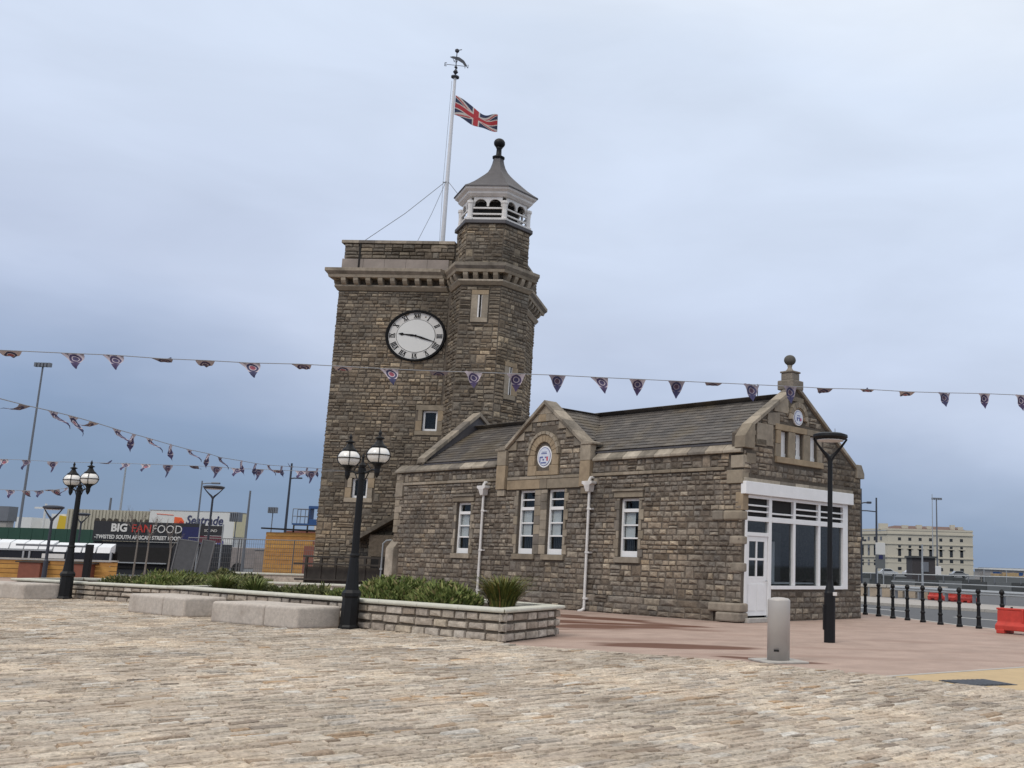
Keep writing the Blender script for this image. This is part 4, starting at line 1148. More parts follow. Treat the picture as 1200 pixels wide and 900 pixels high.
# cupola -------------------------------------------------------------------
rim = MB().prism([(x, y, ZH) for x, y in hexp(HX, HY, HR2 + .14)], (0, 0, .16)).build('turret_rim', M['lead'], tow, bevel=.02)
cup = MB().prism([(x, y, ZH + .161) for x, y in hexp(HX, HY, 1.22)], (0, 0, .10)).build('cupola', M['offwhite'], tow)
Z0, Z1 = ZH + .26, 16.28
hv = hexp(HX, HY, 1.44)
for k in range(6):
    x, y = hv[k]
    p = MB().lathe([(.17, 0), (.17, .10), (.12, .14), (.11, .5), (.13, .72), (.16, .76), (.16, .86)], (x, y, Z0 - .1), 8).build('corner_post', M['offwhite'], cup)
    x2, y2 = hv[(k + 1) % 6]
    d = Vector((x2 - x, y2 - y, 0)); F = Matrix.Translation((x, y, 0)) @ Matrix.Rotation(math.atan2(d.y, d.x), 4, 'Z')
    L = d.length
    for z in (Z0 + .16, Z0 + .42): box_obj('rail', M['offwhite'], cup, .1, L - .1, -.03, .03, z, z + .07, F, .008)
    # arcaded head: panel with two arches
    na = 10
    ztop, zs = Z1 + .02, Z1 - .34
    for half in (0, 1):
        a = .12 + half * (L - .24) / 2; b = a + (L - .24) / 2; cxa = (a + b) / 2; ra = (b - a) / 2 - .045
        pts = [(a, 0, zs - .08), (a + .045, 0, zs - .08)]
        pts += [(cxa - ra * math.cos(PI * t / na), 0, zs + ra * math.sin(PI * t / na) * .9) for t in range(na + 1)]
        pts += [(b - .045, 0, zs - .08), (b, 0, zs - .08), (b, 0, ztop), (a, 0, ztop)]
        bm = bmesh.new(); vs = [bm.verts.new(F @ Vector(p_)) for p_ in pts]; f_ = bm.faces.new(vs)
        nrm = (F.to_3x3() @ Vector((0, 1, 0))) * .07
        ex = bmesh.ops.extrude_face_region(bm, geom=[f_]); bmesh.ops.translate(bm, verts=[v for v in ex['geom'] if isinstance(v, bmesh.types.BMVert)], vec=nrm)
        bmesh.ops.triangulate(bm, faces=[fc for fc in bm.faces if len(fc.verts) > 4]); bmesh.ops.recalc_face_normals(bm, faces=bm.faces)
        me = bpy.data.meshes.new('arch_panel'); bm.to_mesh(me); bm.free(); me.materials.append(M['offwhite']); put('arch_panel', me, cup)
    box_obj('kerb_board', M['offwhite'], cup, .1, L - .1, -.06, .06, Z0 - .1, Z0 + .03, F)
MB().prism([(x, y, Z0 - .05) for x, y in hexp(HX, HY, 1.0)], (0, 0, .9)).build('louvre_core', M['darkvoid'], cup)
def hexring(mb, stations):
    for (ra, za), (rb, zb) in zip(stations, stations[1:]):
        A, B = hexp(HX, HY, ra), hexp(HX, HY, rb)
        for k in range(6):
            j = (k + 1) % 6
            mb.face([(*A[k], za), (*A[j], za), (*B[j], zb), (*B[k], zb)])
mb = MB(); hexring(mb, [(1.30, Z1), (1.50, Z1), (1.62, Z1 + .10), (1.64, Z1 + .18), (1.76, Z1 + .26), (1.80, Z1 + .34), (.3, Z1 + .36)]); mb.build('eaves', M['offwhite'], cup)
mb = MB(); prof = [(1.84, Z1 + .345), (1.83, Z1 + .40)] + [(r_, Z1 + .40 + z_) for z_, r_ in ((.12, 1.62), (.30, 1.36), (.46, 1.16), (.63, .96), (.80, .76), (.96, .59), (1.12, .45), (1.33, .33), (1.55, .26), (1.76, .22))]
hexring(mb, prof); mb.build('cupola_roof', M['lead'], cup)
zt = Z1 + 2.12
MB().lathe([(.14, 0), (.26, .05), (.27, .12), (.16, .18), (.12, .22), (.11, .5), (.15, .56)], (HX, HY, zt), 14).build('finial', M['iron'], cup, smooth=True)
MB().lathe([(.01 + .235 * math.sin(PI * k / 12), .76 - .215 * math.cos(PI * k / 12)) for k in range(13)], (HX, HY, zt), 18).build('finial_ball', M['iron'], cup, smooth=True)
tow_loc = TM
print('tower done')

# ================================================================== FLAGPOLE, FLAG, STAYS (on the tower roof)
M['poleW'] = mat('white_flagpole', (.62, .63, .66), .4, var=.06)
fp = thing('flagpole', 'tall white flagpole with a weathervane on top standing on the tower roof', 'flagpole', (-11.44, 45.0, 13.05))
MB().tube([(0, 0, 0), (0, 0, 10.35)], [.115, .065], 12).build('pole', M['poleW'], fp, smooth=False)
MB().lathe([(.06, 10.35), (.19, 10.38), (.19, 10.44), (.06, 10.47)], (0, 0, 0), 12).build('truck', M['dark_pole'], fp)
vane = MB().tube([(0, 0, 10.5), (0, 0, 11.75)], .022, 6)
vane.lathe([(.04, 10.55), (.12, 10.66), (.03, 10.80)], (0, 0, 0), 10); vane.lathe([(.03, 10.84), (.08, 10.90), (.02, 10.98)], (0, 0, 0), 10)
vo = vane.build('weathervane', M['dark_pole'], fp)
mb = MB()
for a in (10, 100): 
    mb.tube([(-.42 * math.cos(R(a)), -.42 * math.sin(R(a)), 11.0), (.42 * math.cos(R(a)), .42 * math.sin(R(a)), 11.0)], .014, 5)
mb.build('direction_arm', M['dark_pole'], vo)
for ch, a in (('E', 190), ('N', 10), ('W', 280), ('S', 100)):
    text_mesh(ch, .26, M['dark_pole'], 'direction_letter', vo, Matrix.Translation((.48 * math.cos(R(a)), .48 * math.sin(R(a)), 10.91)), .01, 'CENTER')
mb = MB()
mb.prism([(-.32, 0, 11.42), (-.22, 0, 11.36), (0, 0, 11.3), (.3, 0, 11.12), (.42, 0, 10.95), (.52, 0, 11.0), (.36, 0, 11.25), (.12, 0, 11.42), (-.18, 0, 11.46)], (0, .02, 0))
mb.lathe([(.02, 11.62), (.10, 11.70), (.10, 11.78), (.02, 11.84)], (0, 0, 0), 10)
mb.tube([(-.05, 0, 11.74), (.22, 0, 11.8)], .02, 5)
mb.build('pointer', M['dark_pole'], vo)
MB().tube([(-.06, 0, 5.2), (-.20, 0, 5.25)], .02, 5).build('stay_band', M['dark_pole'], fp)
hl = MB().tube([(-.10, -.05, .9), (-.17, -.06, 5), (-.13, -.04, 10.2)], .009, 4).build('halyard', M['galv'], fp)
pz = 18.3
def stay(nm, a, b, lab):
    a = Vector(a); b = Vector(b); m_ = (a + b) / 2 + Vector((0, 0, -.12))
    tag(MB().tube([a, m_, b], .013, 4).build(nm, M['grey_pole']), lab, 'wire', 'wire stays of the flagpole')
stay('stay_wire', (-11.5, 44.95, pz), TM @ Vector((.75, .2, ZP)), 'thin wire stay running from the flagpole down to the left corner of the tower parapet')
stay('stay_wire', (-11.46, 44.9, pz), TM @ Vector((3.1, .2, ZP)), 'short thin wire stay running from the flagpole to the middle of the tower parapet')
stay('stay_wire', (-11.38, 44.95, pz), TM @ Vector((6.2, 1.2, 15.3)), 'thin wire stay running from the flagpole down behind the turret')
# union flag as a waving grid of coloured cells
M['flagblue'] = mat('flag_navy', (.022, .03, .075), .8, var=.1)
M['flagwhite'] = mat('flag_white', (.5, .46, .43), .8, var=.1)
M['flagred'] = mat('flag_red', (.38, .03, .04), .8, var=.1)
def ujack(u, v):
    x, y = u * 2 - 1, v - .5           # x -1..1 , y -.5...5 (2:1 flag)
    y *= 1.0
    if abs(x) < .10 or abs(y) < .10: return 2
    if abs(x) < .167 or abs(y) < .167: return 1
    d1 = (abs(y) - abs(x) / 2) * math.cos(math.atan(.5))
    if abs(d1) < .10:
        s_ = (x > 0) == (y > 0)
        up = d1 > 0
        red = (0 < d1 < .062) if ((x > 0) == (not s_)) else (-.062 < d1 < 0)
        return 2 if red else 1
    return 0
fl = bpy.data.meshes.new('flag'); nx_, ny_ = 72, 36; vs = []; fs = []; mi = []
for j in range(ny_ + 1):
    for i in range(nx_ + 1):
        u, v = i / nx_, j / ny_
        sag = -1.02 * u ** 1.0 + .12 * math.sin(u * 7 + 1)
        wv = .16 * math.sin(u * 9 + v * 1.8) * u ** .5
        vs.append((.09 + u * 2.0, wv, 9.02 - .97 * (1 - v) * (1 - .30 * u) + sag * (.93) + .05 * math.sin(u * 12 + v * 2.5) * u))
for j in range(ny_):
    for i in range(nx_):
        a = j * (nx_ + 1) + i; fs.append((a, a + 1, a + nx_ + 2, a + nx_ + 1)); mi.append(ujack((i + .5) / nx_, (j + .5) / ny_))
fl.from_pydata(vs, [], fs)
for k in ('flagblue', 'flagwhite', 'flagred'): fl.materials.append(M[k])
fl.polygons.foreach_set('material_index', mi); fl.shade_smooth()
fo = put('flag', fl, None, Matrix.Translation((-11.44, 45.0, 13.45)) @ Matrix.Rotation(R(6), 4, 'Z'))
sm = fo.modifiers.new('thickness', 'SOLIDIFY'); sm.thickness = .006
tag(fo, 'red white and blue crossed flag blowing to the right from the white flagpole', 'flag')

# ================================================================== PLANTERS
M['pblock'] = mat('planter_stone_block', rough=.9, var=.4, scale=8, bump=.8, bscale=26, tones=[(0, (.40, .35, .29)), (.25, (.50, .44, .37)), (.5, (.33, .275, .225)), (.7, (.55, .495, .43)), (.85, (.28, .23, .19)), (1, (.48, .41, .32))], stain=.5, stain_scale=2.2, stain_col=(.13, .11, .095), spec=.2)
M['pcop'] = mat('planter_coping', (.52, .51, .44), .75, var=.12, scale=5, bump=.2, stain=.3, stain_scale=2, stain_col=(.36, .36, .28))
M['soil'] = mat('planting_soil', (.05, .04, .03), .95, var=.3, bump=.6)
def planter(name, label, pts, h, closed_back, rows, seed, free_end=True):
    """pts: outline (x, y), outer faces to the right-hand side when walked; blocks on every side in front[]"""
    t = thing(name, label, 'planter', (pts[0][0], pts[0][1], 0), 0)
    o = Vector((pts[0][0], pts[0][1], 0))
    r = random.Random(seed)
    P = [Vector((x, y, 0)) - o for x, y in pts]
    cc = sum(P, Vector()) / len(P)
    soil = MB().prism([(cc.x + (p.x - cc.x) * .93, cc.y + (p.y - cc.y) * .93, .02) for p in P], (0, 0, h - .16)).build('soil', M['soil'], t)
    n = len(P)
    for i in range(n):
        a, b = P[i], P[(i + 1) % n]
        d = b - a; L = d.length; F = Matrix.Translation(a) @ Matrix.Rotation(math.atan2(d.y, d.x), 4, 'Z')
        box_obj('wall', M['mortar'], t, 0.13, L - .13, .035, .26, 0, h - .075, F)
        if i < closed_back:
            z = 0.0
            for k in range(rows):
                hh = (h - .08) / rows
                x = 0.0
                while x < L - .02:
                    w = r.uniform(.28, .58)
                    if L - x - w < .2: w = L - x
                    mb = MB(); stone_block(mb, r, x + w / 2, z + hh / 2, w - .022, hh - .02, r.uniform(.02, .035), .006)
                    mb.v = [(x_, y_ + .015 if y_ < 0 else .10, z_) for x_, y_, z_ in mb.v]
                    mb.build('block', M['pblock'], t, F, bevel=.006)
                    x += w
                z += hh
        m_ = max(1, int(L / 1.1))
        for k in range(m_):
            x0, x1 = L * k / m_, L * (k + 1) / m_
            # mitred coping stone with rounded nose
            prof = [(-.055, 0), (-.07, .035), (-.055, .07), (.27, .075), (.27, 0)]
            def e(x, y, first, last):
                return x
            e0 = .0 if k else -.055; e1 = 0.0 if k < m_ - 1 else .055
            vs = [];
            for x, end in ((x0 + .003, 0), (x1 - .003, 1)):
                for (yy, zz) in prof:
                    xx = x
                    if end == 0 and k == 0: xx = x + (yy if i < closed_back or True else 0)
                    if end == 1 and k == m_ - 1: xx = x - yy
                    vs.append((xx, yy, h - .075 + zz))
            q = len(prof)
            MB().solid(vs, [tuple(range(q))[::-1], tuple(range(q, 2 * q))] + [(j, (j + 1) % q, q + (j + 1) % q, q + j) for j in range(q)]).build('coping_stone', M['pcop'], t, F, bevel=.012)
    return t
planter('stone_planter', 'long stone block planter with pale coping in front of the clock tower and building', [(-12.6, 25.95), (-3.24, 19.06), (-2.49, 21.33), (-6.0, 24.9), (-11.6, 28.3)], .60, 2, 3, 1)
planter('stone_planter', 'lower stone block planter with pale coping behind the far left twin lamp post', [(-19.9, 31.4), (-16.9, 29.85), (-13.2, 28.0), (-12.2, 30.3), (-15.0, 33.0), (-19.2, 33.8)], .50, 3, 3, 2)

# granite bench blocks
M['granite'] = mat('bench_granite', (.47, .42, .37), .8, var=.22, scale=14, bump=.4, bscale=60, stain=.6, stain_scale=1.8, stain_col=(.27, .225, .19))
def bench(label, poly, h):
    o = Vector((*poly[0], 0))
    P = [Vector((x, y, 0)) - o for x, y in poly]
    t = thing('granite_bench', label, 'bench', o, 0, 'granite block benches beside the planters')
    # two blocks with a thin joint, big rounded edges
    def lerp(a, b, k): return a + (b - a) * k
    k = .62
    A = [P[0], lerp(P[0], P[1], k), lerp(P[3], P[2], k), P[3]]; B = [lerp(P[0], P[1], k + .006), P[1], P[2], lerp(P[3], P[2], k + .006)]
    for q in (A, B):
        ob = MB().prism([(p.x, p.y, .0) for p in q], (0, 0, h)).build('block', M['granite'], t, bevel=.06)
        ob.modifiers['bevel'].segments = 4
bench('long pale granite bench block left of the second twin lamp post', [(-9.88, 22.2), (-7.55, 20.75), (-6.95, 21.55), (-9.2, 23.1)], .44)
bench('granite bench block in the middle of the row of three', [(-12.95, 24.75), (-10.95, 23.25), (-10.35, 24.05), (-12.3, 25.55)], .44)
bench('granite bench block farthest left beside the first twin lamp post', [(-20.6, 29.9), (-17.9, 28.75), (-17.35, 29.55), (-20.1, 30.6)], .44)

# ================================================================== PLANTS
def leafmat(name, tones):
    return mat(name, rough=.6, var=.25, scale=8, tones=tones, spec=.3)
M['leafA'] = leafmat('rosemary_green', [(0, (.07, .10, .025)), (.5, (.145, .185, .05)), (.85, (.23, .25, .08)), (1, (.26, .20, .10))])
M['leafB'] = leafmat('yellow_green_blades', [(0, (.06, .08, .02)), (.5, (.13, .15, .035)), (.85, (.22, .20, .05)), (1, (.26, .14, .05))])
M['leafC'] = leafmat('dark_hedge_green', [(0, (.05, .06, .02)), (.5, (.11, .13, .045)), (.85, (.19, .19, .075)), (1, (.25, .22, .11))])
def shrub(label, loc, rx, ry, h, m_, n, kind, seed, rz=0.0, group=None):
    r = random.Random(seed); mb = MB()
    lump = [(r.uniform(-.8, .8), r.uniform(-.8, .8), r.uniform(.65, 1.0)) for _ in range(7)]
    for i in range(n):
        a = r.uniform(0, 2 * PI); q = math.sqrt(r.random())
        x, y = math.cos(a) * q, math.sin(a) * q
        hh = h * (.45 + .55 * max(0, 1 - q ** 2)) * max(l[2] * math.exp(-((x - l[0]) ** 2 + (y - l[1]) ** 2) * 1.6) + .35 for l in lump)
        hh = min(hh, h * 1.1)
        if kind == 'sprig':
            z0 = hh * r.uniform(.0, .75); L = r.uniform(.07, .17)
            p = Vector((x * rx, y * ry, z0)); d = Vector((x * .5 + r.gauss(0, .55), y * .5 + r.gauss(0, .55), .9)).normalized()
            s_ = d.cross(Vector((r.gauss(0, 1), r.gauss(0, 1), r.gauss(0, .3)))).normalized() * r.uniform(.012, .024)
            tn = r.random() * .99 + .005
            mb.face([p - s_, p + s_, p + d * L * .6 + s_ * .9, p + d * L, p + d * L * .6 - s_ * .9], 0, tn)
        else:
            L = h * r.uniform(.6, 1.15); w = r.uniform(.012, .022)
            b = Vector((x * rx * .35, y * ry * .35, 0)); out_ = Vector((math.cos(a), math.sin(a), 0)) * r.uniform(.2, 1.0)
            s_ = Vector((-out_.y, out_.x, 0)).normalized() * w
            tn = r.random() * .99 + .005
            prev = None
            for k in range(4):
                t_ = k / 3; c_ = b + out_ * rx * (t_ ** 1.6) * .9 + Vector((0, 0, L * (t_ - .28 * t_ ** 3)))
                ww = s_ * (1 - t_ * .85)
                if prev: mb.face([prev[0], prev[1], c_ + ww, c_ - ww], 0, tn)
                prev = (c_ - ww, c_ + ww)
    me = mb.mesh('foliage', m_, fix=False)
    o = put('shrub', me, None, Matrix.Translation(loc) @ Matrix.Rotation(rz, 4, 'Z'))
    tag(o, label, 'shrub', group)
    return o
shrub('spiky yellow green plant at the right end of the front planter', (-3.62, 21.0, .48), .66, .55, .84, M['leafB'], 620, 'blade', 1)
shrub('bushy bright green shrub nearest the spiky plant in the planter', (-4.95, 21.9, .42), .75, .6, .62, M['leafA'], 4200, 'sprig', 2)
shrub('widest bright green shrub in the middle of the front planter', (-6.2, 23.0, .42), 1.0, .7, .68, M['leafA'], 5200, 'sprig', 3)
shrub('low green shrub just right of the second twin lamp post', (-7.35, 23.9, .42), .7, .5, .36, M['leafA'], 1500, 'sprig', 4)
shrub('low dark hedge plant behind the second twin lamp post', (-8.7, 24.9, .42), .65, .45, .33, M['leafC'], 1300, 'sprig', 5)
shrub('low dark hedge plant behind the long granite bench', (-9.85, 26.0, .40), .6, .4, .26, M['leafC'], 1000, 'sprig', 6)
shrub('grassy dark green clump at the left end of the front planter', (-11.5, 26.35, .40), .55, .5, .60, M['leafA'], 330, 'blade', 7)
shrub('dark green bush leaning out beside the grassy clump', (-10.9, 26.6, .40), .6, .5, .50, M['leafC'], 1700, 'sprig', 8)
shrub('blades of long grass behind the granite bench in the planter', (-10.4, 25.6, .42), .5, .45, .55, M['leafA'], 260, 'blade', 9)
for i, (x, y, rx, h, lab) in enumerate([(-16.2, 30.9, .8, .42, 'mossy green shrub at the left of the far planter'), (-15.1, 30.6, .8, .50, 'taller green shrub in the middle of the far planter'), (-14.0, 30.1, .7, .42, 'low green shrub at the right of the far planter'), (-13.1, 29.9, .6, .36, 'small dark shrub at the right tip of the far planter')]):
    shrub(lab, (x, y, .34), rx, .6, h - .06, M['leafA'] if i % 2 else M['leafC'], 1300, 'sprig', 20 + i)
# a back planter strip with low coping and plants near the fence
bk = thing('low_wall', 'low pale topped wall among plants behind the front planter', 'wall', (-13.0, 32.5, 0), R(-12))
box_obj('wall', M['pblock'], bk, 0, 3.6, 0, .3, 0, .5, bevel=.01); box_obj('coping_stone', M['pcop'], bk, -.05, 1.8, -.05, .35, .502, .57, bevel=.02); box_obj('coping_stone', M['pcop'], bk, 1.81, 3.65, -.05, .35, .502, .57, bevel=.02)
bk2 = thing('low_wall', 'low pale topped wall in front of the yellow timber hut', 'wall', (-19.5, 44.0, 0), R(-4))
box_obj('wall', M['pblock'], bk2, 0, 4.2, 0, .35, 0, .52, bevel=.01); box_obj('coping_stone', M['pcop'], bk2, -.05, 4.25, -.05, .4, .522, .60, bevel=.02)
shrub('round dark bush in front of the yellow timber hut', (-18.9, 43.2, .1), .7, .6, .75, M['leafC'], 2400, 'sprig', 31)
shrub('patch of grassy plants behind the fence line', (-17.2, 40.2, 0), 1.6, .8, .75, M['leafC'], 3800, 'sprig', 32)
shrub('grassy green plants in front of the grey fence panels', (-18.8, 39.0, 0), 1.9, .8, .8, M['leafA'], 3800, 'sprig', 33)

# ================================================================== LAMPS
def twin_lamp(label, x, y, h, arm_deg, group='black twin globe lamp posts'):
    t = thing('twin_lamp_post', label, 'lamp post', (x, y, 0), 0, group)
    k = h / 3.99
    MB().lathe([(.20, 0), (.20, .06), (.175, .10), (.165, .62), (.19, .66), (.19, .72), (.15, .78)], (0, 0, 0), 8, a0=R(22.5)).build('base', M['iron'], t)
    MB().lathe([(.14, .78), (.12, .95), (.085, 1.4), (.075, 1.45), (.066, 3.1 * k), (.08, 3.12 * k), (.08, 3.22 * k)], (0, 0, 0), 12).build('column', M['iron'], t)
    MB().lathe([(.088, 1.42), (.10, 1.46), (.088, 1.5)], (0, 0, 0), 12).build('collar', M['iron'], t)
    MB().lathe([(.05, 3.22 * k), (.07, 3.28 * k), (.03, 3.34 * k), (.02, 3.42 * k), (.035, 3.45 * k), (.005, 3.52 * k)], (0, 0, 0), 8).build('finial', M['iron'], t)
    u = Vector((math.cos(R(arm_deg)), math.sin(R(arm_deg)), 0))
    for s_ in (-1, 1):
        c = u * s_ * .62
        arm = MB().tube([(0, 0, 3.16 * k), u * s_ * .2 + Vector((0, 0, 3.12 * k)), u * s_ * .42 + Vector((0, 0, 3.17 * k)), c + Vector((0, 0, 3.16 * k))], .022, 6)
        arm.tube([(0, 0, 3.02 * k), u * s_ * .16 + Vector((0, 0, 2.98 * k)), u * s_ * .3 + Vector((0, 0, 3.14 * k))], .014, 6)
        arm.tube([u * s_ * .1 + Vector((0, 0, 3.24 * k)), u * s_ * .2 + Vector((0, 0, 3.30 * k)), u * s_ * .34 + Vector((0, 0, 3.20 * k))], .012, 5)
        ao = arm.build('arm', M['iron'], t)
        MB().lathe([(.01, 3.00 * k), (.035, 3.04 * k), (.055, 3.10 * k), (.055, 3.18 * k), (.075, 3.24 * k), (.15, 3.30 * k)], (c.x, c.y, 0), 12).build('lantern_cup', M['iron'], ao)
        gz_ = 3.455 * k; gr, gh_ = .222, .185
        gl = MB().lathe([(max(.001, gr * math.sin(PI * i / 16)), gz_ - gh_ * math.cos(PI * i / 16)) for i in range(17)], (c.x, c.y, 0), 24).build('globe', M['globe'], t, smooth=True)
        mb = MB()
        R1, H1 = gr + .008, gh_ + .008
        for m_ in range(4):
            a = R(20 + 45 * m_ * 2 / 2 * 2)
            pts = [c + Vector((R1 * math.sin(PI * i / 16) * math.cos(a), R1 * math.sin(PI * i / 16) * math.sin(a), gz_ - H1 * math.cos(PI * i / 16))) for i in range(2, 15)]
            mb.tube(pts, .009, 5)
        mb.tube([c + Vector(((R1 + .006) * math.cos(2 * PI * i / 24), (R1 + .006) * math.sin(2 * PI * i / 24), gz_)) for i in range(25)], .011, 5)
        mb.build('globe_cage', M['iron'], gl)
        MB().lathe([(.15, gz_ + gh_ - .045), (.155, gz_ + gh_ - .015), (.10, gz_ + gh_ + .03), (.06, gz_ + gh_ + .10), (.05, gz_ + gh_ + .13), (.095, gz_ + gh_ + .15), (.095, gz_ + gh_ + .165), (.035, gz_ + gh_ + .19), (.02, gz_ + gh_ + .22), (.035, gz_ + gh_ + .25), (.028, gz_ + gh_ + .28), (.002, gz_ + gh_ + .34)], (c.x, c.y, 0), 14).build('lantern_cap', M['iron'], gl, smooth=True)
    return t
twin_lamp('black twin globe lamp post nearest the tower, beside the long granite bench', -6.7, 21.29, 3.99, -45)
twin_lamp('black twin globe lamp post at the far left beside the left granite bench', -17.27, 29.59, 3.86, -40)

def fork_lamp(label, x, y, h, col=None, group='slim black street lamps with forked heads', base=True, k=1.0, rz=0.0):
    m_ = col or M['iron']
    t = thing('forked_lamp_post', label, 'street lamp', (x, y, 0), rz, group)
    if base:
        MB().lathe([(.115, 0), (.115, .98), (.10, 1.02), (.06, 1.20), (.055, 1.24)], (0, 0, 0), 14).build('base', m_, t)
        box_obj('access_door', m_, t, -.135, -.10, -.05, .05, .25, .75, None, .004)
        MB().lathe([(.055, 1.22), (.05, h - .5)], (0, 0, 0), 12).build('column', m_, t)
    else:
        MB().lathe([(.09, 0), (.08, .9), (.055, .95), (.045, h - .5)], (0, 0, 0), 10).build('column', m_, t)
    rr_ = .35 * k
    for s_ in (-1, 1):
        pts = [(0, 0, h - .56)] + [(s_ * rr_ * q ** .9, 0, h - .50 + .40 * q ** 1.15) for q in (.15, .35, .6, .85, 1.0)]
        MB().tube(pts, [.05, .045, .034, .026, .022, .020], 8).build('fork_arm', m_, t)
    MB().lathe([(.05, h - .13), (rr_ * .92, h - .11), (rr_ * 1.05, h - .07), (rr_ * 1.03, h - .02), (rr_ * .75, h + .015), (.06, h + .03)], (0, 0, 0), 28).build('lamp_head', m_, t)
    MB().lathe([(.03, h - .15), (rr_ * .8, h - .145), (rr_ * .8, h - .128)], (0, 0, 0), 24).build('diffuser', M['offwhite'], t)
    return t
lr = fork_lamp('slim black street lamp with a forked head in front of the shopfront', 2.94, 21.59, 4.24)
box_obj('sticker', M['offwhite'], lr, .05, .13, -.13, -.10, .93, 1.0, None, .004)
MB().tube([(.1, 0, 4.25), (.1, 0, 4.36)], .008, 4).build('aerial', M['galv'], lr)
fork_lamp('slim dark street lamp with a forked head behind the granite benches', -21.85, 48.0, 4.36, M['dark_pole'], base=False, k=1.28)
fork_lamp('slim dark street lamp with a forked head at the left behind the shelter', -24.23, 40.0, 2.95, M['dark_pole'], base=False, k=1.0)
fork_lamp('small distant street lamp with a forked head beside the food container', -33.5, 58.0, 3.25, M['dark_pole'], base=False, k=1.1)

# ================================================================== BOLLARDS
M['bolsteel'] = mat('brushed_grey_bollard', (.42, .395, .375), .42, metal=.15, var=.06, scale=3, stain=.2, stain_scale=2, stain_col=(.3, .27, .25))
b1 = thing('steel_bollard', 'fat pale grey cylindrical bollard on a square base plate', 'bollard', (1.5, 16.98, 0), R(22))
MB().lathe([(.18, .03), (.18, .95), (.176, .965), (.15, .985), (.08, 1.0), (.01, 1.004)], (0, 0, 0), 40).build('post', M['bolsteel'], b1, smooth=False).data.shade_smooth()
MB().box(-.36, .36, -.36, .36, .004, .032).build('base_plate', M['kerb'], b1, bevel=.006)
MB().box(-.03, .05, -.19, -.17, .17, .20).build('lock_slot', M['darkvoid'], b1, Matrix.Rotation(R(-40), 4, 'Z'))
MB().box(.186, .19, -.03, .03, .4, .41).build('seam', M['bolsteel'], b1)
bp = [(5.91, 34.82), (6.16, 33.8), (6.40, 32.7), (6.66, 31.8), (6.91, 30.85), (7.17, 29.82), (7.48, 28.95), (7.84, 28.35), (8.25, 27.6)]
names = ['nearest the corner of the building', 'second from the building', 'third from the building', 'fourth from the building', 'in the middle of the row of nine', 'sixth from the building', 'seventh from the building', 'second from the right end of the row', 'at the right end behind the red barrier']
b0 = thing('iron_bollard', 'black cast iron bollard ' + names[0], 'bollard', (*bp[0], 0), 0, 'black cast iron bollards along the kerb')
MB().lathe([(.09, 0), (.09, .05), (.065, .08), (.055, .25), (.072, .27), (.072, .30), (.052, .33), (.047, .60), (.068, .63), (.068, .66), (.046, .69), (.042, .84), (.06, .87), (.038, .90)], (0, 0, 0), 12).build('shaft', M['iron'], b0)
MB().lathe([(.038, .90), (.066, .94), (.074, .98), (.055, 1.02), (.03, 1.05), (.01, 1.06)], (0, 0, 0), 12).build('cap', M['iron'], b0)
for p, nm in zip(bp[1:], names[1:]):
    c = copy_tree(b0); c.location = (*p, 0); c['label'] = 'black cast iron bollard ' + nm

# red plastic barriers
M['redpl'] = mat('red_plastic', (.50, .045, .03), .55, var=.25, scale=4, stain=.2, stain_scale=3, stain_col=(.35, .05, .04))
def barrier(label, loc, rz, L=1.1, H=.55, group='red plastic road barriers'):
    t = thing('plastic_barrier', label, 'barrier', loc, rz, group)
    pr = [(0, -.2, .08), (0, -.2, .2), (0, -.10, .28), (0, -.08, H - .03), (0, .08, H - .03), (0, .10, .28), (0, .2, .2), (0, .2, .08)]
    MB().prism(pr, (L, 0, 0)).build('body', M['redpl'], t, bevel=.02)
    box_obj('foot', M['redpl'], t, .05, .28, -.22, .22, 0, .10, None, .02); box_obj('foot', M['redpl'], t, L - .28, L - .05, -.22, .22, 0, .10, None, .02)
    box_obj('rib', M['redpl'], t, L * .48, L * .52, -.12, .12, .28, H - .01, None, .01)
    box_obj('top_rim', M['redpl'], t, -.02, L + .02, -.09, .09, H - .03, H + .02, None, .012)
    MB().lathe([(.03, H + .02), (.03, H + .05)], (L * .25, 0, 0), 8).build('filler_cap', M['darkvoid'], t)
    return t
barrier('large red plastic barrier at the right edge beside the last bollard', (7.9, 26.7, 0), R(-52), 1.5, .60)
for i, (x, y, w_) in enumerate([(12.47, 53.9, 'left'), (12.95, 52.6, 'middle'), (13.4, 51.2, 'right')]):
    barrier('small red barrier beyond the road, the %s one of three' % w_, (x, y, 0), R(-65), .85, .5)

